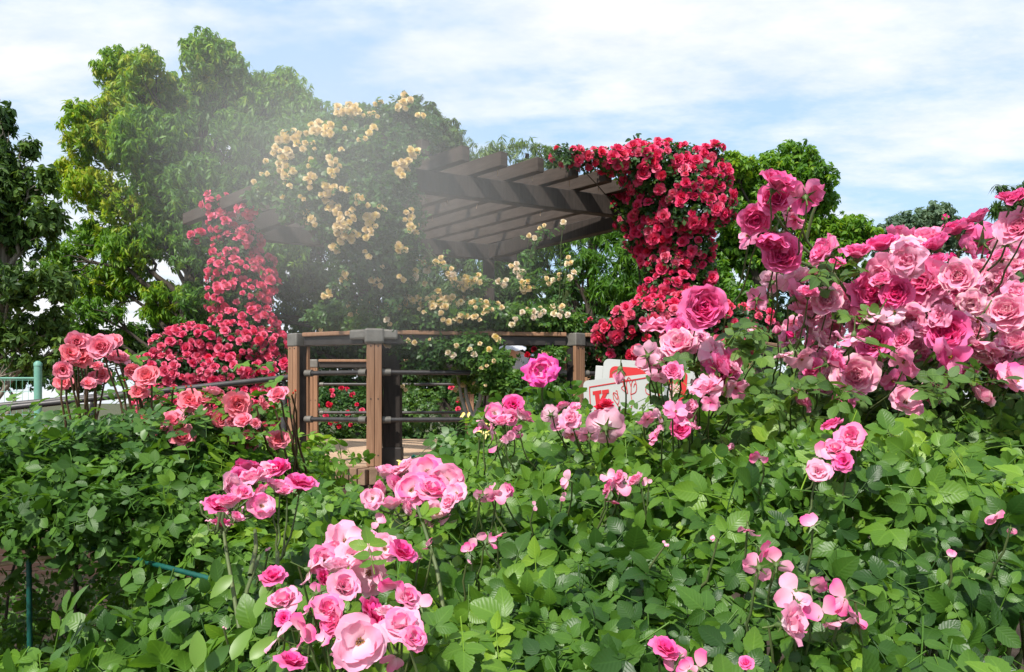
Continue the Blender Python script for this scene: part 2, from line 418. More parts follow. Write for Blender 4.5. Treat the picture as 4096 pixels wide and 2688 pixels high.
# ------------------------------------------------------------------ blobs: unions of ellipsoids
class Blobs:
    def __init__(self, rows):      # rows: centre xyz, radii xyz
        self.C = np.array([r[0] for r in rows], float); self.R = np.array([r[1] for r in rows], float)
    def sample(self, n, lo=.82, hi=1.04, keep_inner=.15):
        w = (self.R[:, 0] * self.R[:, 2] + self.R[:, 0] * self.R[:, 1] + self.R[:, 1] * self.R[:, 2]); w = w / w.sum()
        k = rng.choice(len(w), n, p=w)
        u = unit(rng.normal(size=(n, 3)))
        t = rng.uniform(lo, hi, n)
        p = self.C[k] + u * self.R[k] * t[:, None]
        nr = unit(u / self.R[k])
        ins = np.zeros(n, bool)
        for j in range(len(self.C)):
            q = (((p - self.C[j]) / self.R[j]) ** 2).sum(-1)
            ins |= (q < lo ** 2 * .92) & (k != j)
        ok = ~ins | (rng.random(n) < keep_inner)
        return p[ok], nr[ok], k[ok]
    def hit(self, px, py):
        """First depth at which the picture direction meets a blob, else the depth of the nearest centre."""
        o = np.array([0, 0, CAMZ]); d = P(px, py, 1.0) - o
        A = (o - self.C) / self.R; B = d / self.R
        a = (B ** 2).sum(-1); b = (A * B).sum(-1); c = (A ** 2).sum(-1) - 1
        D = b * b - a * c; best = None
        ok = D > 0
        if ok.any():
            t = ((-b - np.sqrt(np.maximum(D, 0))) / a)[ok]
            best = t.min()
        if best is None:
            t = -b / a; q = a * t * t + 2 * b * t + c
            best = t[np.argmin(q)]
        return best

def pb(px, py, d, rx, rz, ry=None):
    """A blob given by where it stands: picture direction, distance, half width and half height in picture units, half depth in metres."""
    k = d / FPX
    return (P(px, py, d), (rx * k, ry if ry else (rx + rz) / 2 * k, rz * k))

TOCAM = lambda p: unit(np.array([0, 0, CAMZ]) - p)

def leaf_cover(acc, blobs, n, temps, size, up=.5, out=.6, rnd=.5, hang=.3, tint=.45, tvar=.22, tclump=3.0, lo=.75, hi=1.05, m=0, front=.35, inner=.15):
    p, nr, k = blobs.sample(n, lo, hi, inner)
    keep = ((nr * TOCAM(p)).sum(-1) > -.35) | (rng.random(len(p)) < front)
    p, nr = p[keep], nr[keep]
    N = len(p)
    nn = nr * out + np.array([0, 0, up]) + rng.normal(0, rnd, (N, 3))
    al = rng.normal(0, 1, (N, 3)) + nr * .6 - np.array([0, 0, hang])
    t = np.clip(tint + tvar * clump(p, tclump) + rng.normal(0, .12, N), 0, 1)
    scatter(acc, temps, p, nn, al, size * rng.uniform(.65, 1.2, N), t, m)
    return p

# ------------------------------------------------------------------ petals and blooms
def petal(az, e0, e1, L, W, cup=.4, ruf=.05, notch=0.0, br=.03, z0=0.0, t=.5, n=5, mrow=5, ph=0.0, peak=.68, tip=.18):
    u = np.linspace(-1, 1, n)[None, :]; v0 = np.linspace(0, 1, mrow)[:, None]
    v = v0 * (1 - tip * u ** 2 - notch * np.exp(-(u / .3) ** 2))
    phi = np.radians(e0 + (e1 - e0) * v)
    dv = np.linspace(0, 1, 24); ph_ = np.radians(e0 + (e1 - e0) * dv)
    rr = np.concatenate([[0], np.cumsum(np.sin((ph_[1:] + ph_[:-1]) / 2)) / 23]); zz = np.concatenate([[0], np.cumsum(np.cos((ph_[1:] + ph_[:-1]) / 2)) / 23])
    r = br + L * np.interp(v, dv, rr); z = z0 + L * np.interp(v, dv, zz)
    w = W * np.where(v0 < peak, .22 + .78 * np.sin(np.clip(v0 / peak, 0, 1) * math.pi / 2) ** 1.1, 1 - .30 * ((v0 - peak) / (1 - peak)) ** 2)
    lat = u * w
    nd_ = cup * u ** 2 * w * (.4 + .6 * v0) + ruf * np.sin(u * 4.2 + ph) * v0 ** 2 + ruf * .6 * np.sin(v0 * 7 + ph * 2)
    r2 = r - np.cos(phi) * nd_; z2 = z + np.sin(phi) * nd_
    # curl sideways round the axis for tight inner petals
    X = r2 * math.cos(az) - lat * math.sin(az); Y = r2 * math.sin(az) + lat * math.cos(az)
    V = np.stack([X, Y, z2 + 0 * u], -1).reshape(-1, 3)
    i = np.arange(mrow - 1)[:, None] * n; j = np.arange(n - 1)[None]
    F = np.stack([i + j, i + j + 1, i + n + j + 1, i + n + j], -1).reshape(-1, 4)
    UV = np.stack(np.broadcast_arrays(np.full((1, 1), t), v0 + 0 * u), -1).reshape(-1, 2)
    return V, F, UV

def calyx(acc, R=1.0, m=1, sep=5, stem=.5, reflex=110):
    tube(acc, [(0, 0, -.02), (0, 0, -.10), (0, 0, -.22), (0, 0, -.34)], np.array([.16, .17, .13, .05]) * R, 6, m=m)
    for k in range(sep):
        V, F, UV = petal(k * 6.283 / sep + .4, 80, reflex, .55 * R, .10 * R, .2, .0, 0, .10, -.06, .5, 3, 4, 0, .25, .9)
        acc.add(V, F, UV, .5, m)
    if stem: tube(acc, [(0, 0, -.3), (.04, .02, -.3 - stem * .5), (.05, .0, -.3 - stem)], [.045, .04, .04], 4, m=m, cap=False)

def finish(acc, V_scale=True):
    V = np.concatenate(acc.V); r = np.percentile(np.linalg.norm(V[:, :2], axis=1), 98)
    if V_scale: acc.V = [v / r for v in acc.V]
    return acc

def full_rose(r, n=34, open_=1.0, res=6, stem=.5):
    a = Acc()
    for i in range(n):
        t = i / (n - 1)
        az = i * 2.39996 + r.normal(0, .15)
        e1 = (-38 + 132 * t ** .8 * open_) + r.normal(0, 11)
        e0 = 2 + 40 * t * open_
        L = .46 + .56 * t ** 1.1 + r.normal(0, .04)
        V, F, UV = petal(az, e0, e1, L, .20 + .34 * t, .95 - .65 * t + r.normal(0, .08), .04 + .08 * t, .04 + .10 * t * r.random(), .02 + .10 * (1 - abs(2 * t - 1)), .06 - .12 * t, t, res, res, r.uniform(0, 6), .7, .12)
        a.add(V, F, UV, r.random())
    calyx(a, 1, 1, 5, stem)
    return finish(a)

def semi_rose(r, rows=((5, 18, .62), (5, 48, .85), (6, 76, 1.0)), res=5, stamens=True, stem=.5, miss=0.0, W=.46, ruf=.05):
    a = Acc(); nrow = len(rows)
    for q, (n, e1, L) in enumerate(rows):
        for i in range(n):
            if r.random() < miss: continue
            az = (i + .5 * (q % 2)) * 6.283 / n + r.normal(0, .13)
            t = q / max(nrow - 1, 1)
            V, F, UV = petal(az, e1 * .55 + r.normal(0, 5), e1 + 18 + r.normal(0, 11), L * r.uniform(.9, 1.08), W * (.8 + .3 * t), .42 - .3 * t + r.normal(0, .08), ruf, r.uniform(.02, .16), .06, .02 - .05 * t, t, res, res, r.uniform(0, 6), .66, .2)
            a.add(V, F, UV, r.random())
    if stamens:
        for k in range(14):
            an = k * 2.4; rad = .02 + .10 * math.sqrt(k / 14)
            c = np.array([math.cos(an) * rad, math.sin(an) * rad, .02])
            tube(a, [c * [.4, .4, 1], c + [math.cos(an) * .05, math.sin(an) * .05, .17]], [.012, .024], 3, m=2)
    calyx(a, 1, 1, 5, stem)
    return finish(a)

def spent_rose(r, n=7, res=6, lo=65, hi=150, stem=.9):
    """A bloom going over: few loose, reflexed petals hanging every way."""
    a = Acc()
    for i in range(n):
        e0 = r.uniform(lo - 25, lo + 25); e1 = r.uniform(lo + 15, hi)
        V, F, UV = petal(i * 6.283 / n + r.normal(0, .35), e0, e1, r.uniform(.75, 1.15), r.uniform(.36, .52), r.uniform(-.1, .5), r.uniform(.06, .14), r.uniform(0, .15), .06, r.normal(0, .05), r.random(), res, res, r.uniform(0, 6), .62, .2)
        a.add(V, F, UV, r.random())
    for k in range(10):
        an = k * 2.4; c = np.array([math.cos(an) * .07, math.sin(an) * .07, .03]); tube(a, [c * .4, c + [0, 0, .14]], [.012, .024], 3, m=2)
    calyx(a, 1, 1, 5, stem)
    return finish(a)

def pom(r, n=24, res=3, op=1.0, stem=0):
    a = Acc()
    for i in range(n):
        t = i / (n - 1)
        V, F, UV = petal(i * 2.39996 + r.normal(0, .2), 10 + 60 * t * op, -45 + 165 * t ** .75 * op + r.normal(0, 10), (.78 + .28 * t) * r.uniform(.88, 1.1), .32 + .22 * t, .75 - .65 * t, .08, .05, .03 + .06 * t, .10 - .12 * t, t, res, res, r.uniform(0, 6), .7, .15)
        a.add(V, F, UV, r.random())
    calyx(a, 1, 1, 4, stem)
    return finish(a)

def bud(r, L=1.6, fat=.42):
    a = Acc()
    for i in range(5):
        V, F, UV = petal(i * 2.4, 22, -32, L * .8, .34 * fat / .42, 1.1, .02, 0, .05, 0, .1, 4, 5, 0, .5, .35)
        a.add(V, F, UV, r.random())
    calyx(a, 1.5, 1, 5, .8, 20)
    return finish(a, False)

def petal_bits(r, n=3):
    """What is left of a fallen bloom: two or three petals still clinging to the calyx."""
    a = Acc()
    for i in range(n):
        e0 = r.uniform(40, 95)
        V, F, UV = petal(r.uniform(0, 6.28), e0, e0 + r.uniform(10, 60), r.uniform(.85, 1.1), r.uniform(.40, .52), r.uniform(.1, .5), .07, .1, .05, 0, r.random(), 6, 6, r.uniform(0, 6), .62, .2)
        a.add(V, F, UV, r.random())
    calyx(a, 1, 1, 5, .9, 100)
    return finish(a)

_b = np.random.default_rng(21)
def variants(fn, k, mats, name): return [fn().mesh(name, mats, True) for _ in range(k)]
def trio(p): return [M[p], M['sepal'], M['stamen']]
B = {}
B['full'] = variants(lambda: full_rose(_b, _b.integers(28, 40), _b.uniform(.9, 1.08)), 6, trio('pinkdeep'), 'deep_pink_bloom')
B['pale'] = variants(lambda: full_rose(_b, _b.integers(22, 32), _b.uniform(1.0, 1.18)), 6, trio('pink'), 'pink_bloom')
B['faded'] = variants(lambda: semi_rose(_b, ((6, 10, .6), (6, 40, .85), (7, 75, 1.05), (5, 100, 1.0)), 6, True, .7, .15, .5, .14), 6, trio('pinkpale'), 'faded_bloom')
B['spent'] = variants(lambda: spent_rose(_b, _b.integers(5, 9)), 5, trio('pinkpale'), 'spent_bloom')
B['spentdeep'] = variants(lambda: spent_rose(_b, 7), 3, trio('pink'), 'spent_pink_bloom')
B['angela'] = variants(lambda: semi_rose(_b, ((5, 22, .66), (6, 50, .88), (6, 84, 1.02)), 5, True, .5, .05, .5, .09), 5, trio('angela'), 'cluster_bloom')
B['cup'] = variants(lambda: semi_rose(_b, ((4, 4, .66), (5, 30, .84), (6, 62, 1.0)), 5, False, .5, 0, .5, .08), 3, trio('angela'), 'cupped_bloom')
B['open'] = variants(lambda: semi_rose(_b, ((5, 58, .85), (6, 84, 1.0)), 6, True, .5, .1, .56, .09), 4, trio('angela'), 'open_bloom')
B['deepangela'] = variants(lambda: semi_rose(_b, ((5, 22, .7), (6, 50, .9), (6, 82, 1.0)), 5, True, .5, 0, .5, .09), 3, trio('pinkdeep'), 'bright_bloom')
B['bits'] = variants(lambda: petal_bits(_b, _b.integers(2, 5)), 6, trio('loose'), 'fallen_bloom')
B['budpink'] = variants(lambda: bud(_b, 1.6, .55), 2, trio('pinkdeep'), 'pink_bud')
B['budpale'] = variants(lambda: bud(_b, 1.5, .6), 2, trio('pinkpale'), 'pale_bud')
B['budgreen'] = variants(lambda: bud(_b, 1.2, .30), 2, trio('budred'), 'green_bud')
B['coral'] = variants(lambda: full_rose(_b, 26, 1.08, 5), 4, trio('coral'), 'coral_bloom')
B['coralopen'] = variants(lambda: semi_rose(_b, ((5, 25, .7), (6, 55, .9), (6, 85, 1.0)), 5, True, .5, .05, .5, .09), 3, trio('coral'), 'open_coral_bloom')
B['budcoral'] = variants(lambda: bud(_b, 1.5, .5), 2, trio('budred'), 'orange_bud')
B['red'] = variants(lambda: pom(_b, _b.integers(21, 27), 3), 5, trio('red'), 'red_bloom')
B['rosered'] = variants(lambda: pom(_b, _b.integers(21, 27), 3), 5, trio('rosered'), 'rose_red_bloom')
B['crimson'] = variants(lambda: pom(_b, 24, 4), 3, trio('crimson'), 'crimson_bloom')
B['yellow'] = variants(lambda: pom(_b, _b.integers(15, 20), 4, 1.05), 4, trio('yellow'), 'yellow_bloom')
B['cream'] = variants(lambda: pom(_b, 18, 4, 1.05), 4, trio('cream'), 'cream_bloom')
B['magenta'] = variants(lambda: semi_rose(_b, ((5, 35, .6), (7, 60, .9), (7, 88, 1.05)), 7, True, .8, 0, .5, .22), 1, trio('magenta'), 'striped_bloom')

def put_bloom(root, kind, pos, face, r, name='bloom', label=None):
    me = B[kind][rng.integers(len(B[kind]))]
    o = bpy.data.objects.new(name, me); COL.objects.link(o)
    q = Vector(tuple(face)).to_track_quat('Z', 'Y') @ Quaternion((0, 0, 1), rng.uniform(0, 6.28))
    o.rotation_mode = 'QUATERNION'; o.rotation_quaternion = q
    o.location = tuple(float(a) for a in pos)
    s = float(r); o.scale = (s, s, s * float(rng.uniform(.9, 1.1)))
    if label: o['label'] = label
    return adopt(o, root)

def merged_blooms(root, kind, pos, face, rad, name):
    """The many small blooms past the hundred largest, as one part."""
    acc = Acc(); mats = list(B[kind][0].materials)
    for i in range(len(pos)):
        me = B[kind][i % len(B[kind])]
        n = len(me.vertices); V = np.empty(n * 3, np.float32); me.vertices.foreach_get('co', V); V = V.reshape(-1, 3)
        key = me.name
        if key not in _cache:
            q4, q3 = [], []
            mi4, mi3 = [], []
            for p in me.polygons:
                (q4 if len(p.vertices) == 4 else q3).append(tuple(p.vertices)); (mi4 if len(p.vertices) == 4 else mi3).append(p.material_index)
            uv = np.zeros((n, 2), np.float32); tt = np.zeros(n, np.float32)
            for l, d in zip(me.loops, me.uv_layers[0].data): uv[l.vertex_index] = d.uv
            me.attributes['tint'].data.foreach_get('value', tt)
            _cache[key] = (np.array(q4), np.array(mi4), np.array(q3).reshape(-1, 3), np.array(mi3), uv, tt)
        q4, mi4, q3, mi3, uv, tt = _cache[key]
        R = np.array((Vector(tuple(face[i])).to_track_quat('Z', 'Y') @ Quaternion((0, 0, 1), rng.uniform(0, 6.28))).to_matrix())
        W = (V * rad[i]) @ R.T + pos[i]
        T = np.clip(tt * .5 + rng.uniform(0, .6), 0, 1)
        base = acc.n
        acc.add(W, q4[mi4 == 0], uv, T, 0)
        for mm in (1, 2):
            if (mi4 == mm).any(): acc.F.append((q4[mi4 == mm] + base, mm))
            if len(q3) and (mi3 == mm).any(): acc.F.append((q3[mi3 == mm] + base, mm))
    o = acc.build(name, mats, root, True)
    o['kind'] = 'stuff'
    return o
_cache = {}

def facing(p, mode='c', out=None):
    c = TOCAM(p); up = np.array([0, 0, 1.0]); r = rng.normal(0, 1, 3)
    if mode == 'c': v = c * .9 + up * .35 + r * .25
    elif mode == 'u': v = c * .35 + up * .9 + r * .28
    elif mode == 's': v = np.array([rng.choice([-1, 1]) * .9, 0, .5]) + c * .3 + r * .2
    elif mode == 'd': v = c * .35 - up * .65 + r * .35
    elif mode == 'b': v = -c * .8 + up * .3 + r * .2
    elif mode == 'o': v = out * .8 + c * .45 + up * .25 + r * .25
    return unit(v)
# ================================================================== the setting
def sheet(name, pts, z, m, uvs=1.0, kind='structure', thick=None):
    a = Acc(); n = len(pts)
    V = np.array([[p[0], p[1], z if len(p) < 3 else p[2]] for p in pts])
    a.add(V, np.arange(n)[None], V[:, :2] * uvs)
    o = a.build(name, m); tag(o, kind=kind); return o

sheet('ground', [(-400, -60), (400, -60), (400, 900), (-400, 900)], 0.0, M['grassland'])
soil = Acc()
gx, gy = np.meshgrid(np.linspace(-6.2, 4.6, 90), np.linspace(.3, 6.9, 60))
gz = .012 + .03 * (1 + clump(np.stack([gx, gy, 0 * gx], -1).reshape(-1, 3), 3.0)).clip(0).reshape(gx.shape) + rng.normal(0, .006, gx.shape)
i = np.arange(59)[:, None] * 90; j = np.arange(89)[None]
soil.add(np.stack([gx, gy, gz], -1).reshape(-1, 3), np.stack([i + j, i + j + 1, i + 91 + j, i + 90 + j], -1).reshape(-1, 4))
tag(soil.build('soil_bed', M['soil'], None, True), kind='structure')

# ---- terrace (one metre above the garden) with its brick edge, and the ramp going down beside it
A_, B_, C_, D_, E_ = np.array([-1.865, 7.04]), np.array([-1.157, 6.74]), np.array([.54, 7.0]), np.array([2.25, 7.75]), np.array([3.4, 9.2])
ter = [(-3.4, 7.15), (-2.05, 6.86), (-1.16, 6.50), (.6, 6.78), (2.4, 7.55), (3.8, 9.1), (3.8, 12.0), (-4.6, 12.0), (-4.6, 8.6)]
ta = Acc(); n = len(ter)
top = np.array([[x, y, 1.0] for x, y in ter]); ta.add(top, np.arange(n)[None], top[:, :2])
tag(ta.build('terrace_paving', M['paving']), kind='structure')
ta = Acc()
for k in range(n):
    p, q = np.array(ter[k]), np.array(ter[(k + 1) % n]); L = np.linalg.norm(q - p)
    ta.add([[*p, 0], [*q, 0], [*q, .88], [*p, .88]], [[0, 1, 2, 3]], [[0, 0], [L, 0], [L, .88], [0, .88]])
w = ta.build('terrace_wall', M['wallbrick']); tag(w, 'brown brick retaining wall carrying the raised paved terrace', 'wall')
eb = Acc()
for k in (0, 1, 2, 3):
    p, q = np.array(ter[k]), np.array(ter[k + 1]); L = np.linalg.norm(q - p); u = (q - p) / L; m_ = int(L / .075); ang = math.atan2(u[1], u[0])
    nin = np.array([-u[1], u[0]])
    for t in range(m_):
        c = p + u * (t + .5) * L / m_ + nin * .06
        box(eb, [c[0], c[1], .945 + rng.normal(0, .003)], [.068, .21, .13], ang + rng.normal(0, .012), T=rng.uniform(.1, 1))
e = eb.build('brick_edging', M['edgebrick'], None, False, .006); tag(e, 'row of upright edging bricks along the front rim of the terrace', 'edging')

ra = Acc()
V = np.array([[-3.4, 7.15, .996], [-4.6, 8.6, .996], [-8.5, 8.4, .60], [-8.5, 6.55, .60]]); ra.add(V, [[0, 3, 2, 1]], V[:, :2])
tag(ra.build('ramp', M['paving']), kind='structure')
ra = Acc()
ra.add([[-9, 6.5, 0], [-3.41, 7.1, 0], [-3.41, 7.1, .94], [-9, 6.5, .52]], [[0, 1, 2, 3]], [[0, 0], [5.6, 0], [5.6, .94], [0, .52]])
w = ra.build('ramp_wall', M['wallbrick']); tag(w, 'brown brick wall below the ramp handrail, behind the green stakes', 'wall')

# ================================================================== pergola
Z0, Z1 = 3.39, 3.58           # main beams: underside, top
F_, R_, L_, K_ = np.array([-1.03, 6.95]), np.array([1.43, 8.19]), np.array([-3.1, 9.1]), np.array([-.3, 10.4])
perg = thing('pergola', 'dark timber pergola over the terrace with sloping rows of rafters under climbing roses', 'pergola', (-.75, 8.7, 1.0))
def seg(name, a, b, w, h, m, parent, bevel=.006):
    q = Acc(); beam(q, a, b, w, h); return q.build(name, M[m], parent, False, bevel)
for p in (F_, R_, L_, K_):
    po = seg('post', (p[0], p[1], .96), (p[0], p[1], Z0), .145, .145, 'darkwood', perg)
    seg('base_shoe', (p[0], p[1], 1.001), (p[0], p[1], 1.16), .165, .165, 'steel', po)
def ext(a, b, e):
    u = unit(b - a); return np.array([*(a - u * e)]), np.array([*(b + u * e)])
zc = (Z0 + Z1) / 2
for k, (a, b, dz) in enumerate(((F_, R_, 0), (L_, K_, 0), (F_, L_, -.004), (R_, K_, -.004))):
    a2, b2 = ext(a, b, .38) if k < 2 else ext(a, b, -.06)
    seg('beam', (*a2, zc + dz), (*b2, zc + dz), .11, Z1 - Z0 - (.0 if k < 2 else .012), 'darkwood', perg, .008)
fr = unit(R_ - F_); fl = unit(L_ - F_); n_r = 10
for k in range(n_r):
    s = -.36 + k * .36
    a = F_ + fr * s - fl * .46
    b = L_ + unit(K_ - L_) * (s * 1.08) + fl * .42
    seg('rafter', (*a, Z1 + .068), (*b, Z1 + .066), .085, .125, 'rafterwood', perg, .006)
for s in (.55, 1.5, 2.45):
    a = F_ + fl * s - fr * .35; b = a + fr * 3.6
    seg('batten', (*a, Z1 + .155), (*b, Z1 + .155), .05, .04, 'darkwood', perg, .004)

for k in (3, 4, 5, 6, 7):
    s = -.36 + k * .36
    for tt in (-.30, .9, 1.7)[:1 + k % 3]:
        c = F_ + fr * s + fl * tt - unit(np.array([fr[0], fr[1]])) * .0 + fr * .046
        q = Acc(); tube(q, bend((*c, Z1 + .14), (c[0] + rng.normal(0, .015), c[1], Z1 - .04), 0, 4, .004), .004, 4); q.build('twine', M['bamboo'], perg)

# ================================================================== terrace railing
rail = thing('terrace_railing', 'brown timber and dark steel railing round the terrace edge, grey cast caps on its posts', 'railing', (-1.157, 6.74, 1.0))
def rail_post(parent, p, yaw, h=1.12, z0=.985, sc=1.0, cap=True):
    """A steel core with a grooved brown board on its outer and inner face (yaw: direction the outer board faces)."""
    q = Acc(); box(q, (p[0], p[1], z0 + h / 2), (.10 * sc, .085 * sc, h), yaw)
    core = q.build('post', M['steel'], parent, False, .004)
    d = np.array([-math.sin(yaw), math.cos(yaw)])
    for sg, hh in ((-1, h - .10), (1, h - .10)):
        c = p + d * sg * .058 * sc
        for t in (-1, 1):
            cc = c + np.array([math.cos(yaw), math.sin(yaw)]) * t * .031 * sc
            q = Acc(); box(q, (cc[0], cc[1], z0 + .03 + hh / 2), (.058 * sc, .032 * sc, hh), yaw, T=rng.uniform(.3, .7)); q.build('board', M['brownboard'], core, False, .004)
        for zz in (.09, .55, .98):
            q = Acc()
            for t in (-1, 1):
                cc = c + np.array([math.cos(yaw), math.sin(yaw)]) * t * .03 * sc + d * sg * .017 * sc
                box(q, (cc[0], cc[1], z0 + zz * hh + .03), (.010, .004, .010), yaw)
            q.build('bolt', M['black'], core)
    if cap:
        q = Acc(); box(q, (p[0], p[1], z0 + h - .015), (.13 * sc, .165 * sc, .115), yaw); q.build('cap', M['capmetal'], core, False, .012)
    return core
def rail_run(parent, a, b, za=2.12, zb=2.12, pipes=(1.80, 1.40), gap=.08):
    u = unit(b - a); p, q = a + u * gap, b - u * gap
    s = Acc(); beam(s, (*p, za + .012), (*q, zb + .012), .135, .036); s.build('top_board', M['brownboard'], parent, False, .008)
    s = Acc(); beam(s, (*p, za - .045), (*q, zb - .045), .075, .075); s.build('rail_channel', M['steel'], parent, False, .005)
    for z in pipes:
        s = Acc(); tube(s, [(*p, z), (*((p + q) / 2), z), (*q, z)], .021, 10); pi = s.build('pipe', M['pipe'], parent, True)
        for e, sg in ((p, 1), (q, -1)):
            s = Acc(); tube(s, [(*(e - u * sg * .01), z), (*(e + u * sg * .06), z)], .030, 10); s.build('socket', M['capmetal'], pi, True)
for p, yaw in ((A_, -.62), (B_, .22), (C_, .75), (D_, .9)): rail_post(rail, p, yaw)
rail_run(rail, A_, B_); rail_run(rail, B_, C_); rail_run(rail, C_, D_); rail_run(rail, D_, E_)
s = Acc()          # the broad corner bracket on the corner post
for tgt in (A_, C_):
    u = unit(tgt - B_); beam(s, (*(B_ - u * .01), 2.115), (*(B_ + u * .20), 2.115), .15, .085)
box(s, (B_[0], B_[1], 2.10), (.16, .19, .125), .22)
s.build('corner_bracket', M['capmetal'], rail, False, .018)
G = [np.array(p) for p in ((-4.85, 11.2), (-4.0, 11.25), (-2.8, 11.35), (-.6, 11.4), (1.05, 11.3), (3.2, 10.9))]
back = thing('terrace_railing', 'farther railing of brown boards and steel pipes at the back of the terrace', 'railing', (-2.8, 11.35, 1.0))
for k, p in enumerate(G): rail_post(back, p, .0 if k % 2 else .12)
for a, b in zip(G[:-1], G[1:]): rail_run(back, a, b)

# ---- ramp handrail: two dark pipes running down to the left
hr = thing('ramp_handrail', 'pair of dark grey pipe handrails sloping down beside the ramp', 'handrail', (-1.95, 7.1, 1.0))
for (a, b, name) in ((P(291, 377, 7.05), P(-30, 412, 6.3), 'handrail_pipe'), (P(250, 382, 7.5), P(-30, 408.5, 6.75), 'handrail_pipe')):
    s = Acc(); tube(s, bend(a, b, 0, 8), .026, 10); s.build(name, M['pipe'], hr, True)
for px, d in ((284, 7.05), (192, 6.86), (92, 6.63)):
    pt = P(px, 377 + (291 - px) * .109, d); s = Acc(); tube(s, [(pt[0], pt[1], pt[2] - .02), (pt[0], pt[1], pt[2] - .06), (pt[0], pt[1], pt[2] - .14), (pt[0], pt[1], .75)], [.014, .016, .030, .030], 10)
    s.build('support_post', M['pipe'], hr, True)

# ---- green mesh fence beyond the ramp
gf = thing('mesh_fence', 'pale green round post and thin wire mesh fence at the left edge of the garden', 'fence', (-4.7, 8.0, .5))
s = Acc(); pt = P(38, 366, 8.0); tube(s, [(pt[0], 8, .3), (pt[0], 8, pt[2])], .036, 12); tube(s, [(pt[0], 8, pt[2]), (pt[0], 8, pt[2] + .03), (pt[0], 8, pt[2] + .05)], [.04, .038, .015], 12)
s.build('fence_post', M['greenpost'], gf, True)
s = Acc(); tube(s, [(pt[0] - 2, 8, .3), (pt[0] - 2, 8, pt[2])], .036, 12); s.build('fence_post', M['greenpost'], gf, True)
s = Acc()
for k in range(34): tube(s, [(pt[0] - .06 * k, 8.04, .6), (pt[0] - .06 * k, 8.04, pt[2] - .13)], .0022, 3, cap=False)
for k in range(11): tube(s, [(pt[0], 8.04, .62 + k * .115), (pt[0] - 2, 8.04, .62 + k * .115)], .0022, 3, cap=False)
tube(s, [(pt[0], 8.04, pt[2] - .12), (pt[0] - 2, 8.04, pt[2] - .12)], .010, 6)
s.build('wire_mesh', M['greenpost'], gf)

# ---- stakes and poles under the left hedge
sf = thing('stake_frame', 'green coated garden stake with a slanting green crossbar under the coral rose hedge', 'plant support', (-1.62, 2.72, 0))
def ribbed(acc, a, b, r):
    n = max(int(np.linalg.norm(np.subtract(b, a)) / .012), 4); pts = np.linspace(a, b, n)
    tube(acc, pts, r * (1 + .13 * (np.arange(n) % 2)), 7)
s = Acc(); a = P(32, 532, 2.72); ribbed(s, (a[0], 2.72, .02), (a[0] - .012, 2.72, a[2] + .05), .0085); s.build('stake', M['stake'], sf, True)
s = Acc(); ribbed(s, P(-12, 521, 2.95), P(215, 580, 2.25), .0075); s.build('crossbar', M['stake'], sf, True)
s = Acc(); tube(s, bend(P(-10, 566, 2.9), P(78, 552, 2.6), 0, 7), [.0085, .0078, .0085, .0075, .0082, .0074, .008], 8)
tag(s.build('bamboo_pole', M['bamboo'], None, True), 'weathered bamboo pole tied level across the green stake', 'pole')
s = Acc(); ribbed(s, P(400, 463, 6.1), P(414, 456, 6.35), .010); ribbed(s, P(413, 455.5, 6.35), P(424, 459, 6.3), .010)
tag(s.build('green_stake', M['stake'], None, True), 'short turquoise stake lying at the foot of the dark pergola post', 'stake')

# ================================================================== signs
def rounded(w, h, r, n=5):
    pts = []
    for cx, cy, a0 in ((w - r, h - r, 0), (r, h - r, 90), (r, r, 180), (w - r, r, 270)):
        for k in range(n + 1):
            a = math.radians(a0 + 90 * k / n); pts.append((cx + r * math.cos(a), cy + r * math.sin(a)))
    return np.array(pts)
def plate(acc, pts, y0, y1, m=0):
    n = len(pts); f = np.array([[x, y0, z] for x, z in pts]); b = np.array([[x, y1, z] for x, z in pts])
    acc.add(f, np.arange(n)[::-1][None], m=m); acc.add(b, np.arange(n)[None], m=m)
    acc.add(np.concatenate([f, b]), np.array([[k, (k + 1) % n, n + (k + 1) % n, n + k] for k in range(n)]), m=m)
def stroke(acc, pts, w, y, m=0):
    """A painted line on the board: a thin raised ribbon."""
    pts = np.asarray(pts, float); t = unit(np.gradient(pts, axis=0)); nrm = np.stack([-t[:, 1], t[:, 0]], -1) * w / 2
    a, b = pts + nrm, pts - nrm; n = len(pts)
    V = np.concatenate([np.column_stack([a[:, 0], np.full(n, y), a[:, 1]]), np.column_stack([b[:, 0], np.full(n, y), b[:, 1]])])
    acc.add(V, np.array([[k, k + 1, n + k + 1, n + k] for k in range(n - 1)]), m=m)
def curve(ctrl, n=14):
    c = np.asarray(ctrl, float); k = len(c)
    t = np.linspace(0, k - 1, n * (k - 1)); i = np.clip(t.astype(int), 0, k - 2); f = (t - i)[:, None]
    p0, p1, p2, p3 = c[np.maximum(i - 1, 0)], c[i], c[i + 1], c[np.minimum(i + 2, k - 1)]
    return .5 * (2 * p1 + (p2 - p0) * f + (2 * p0 - 5 * p1 + 4 * p2 - p3) * f ** 2 + (3 * p1 - p0 - 3 * p2 + p3) * f ** 3)

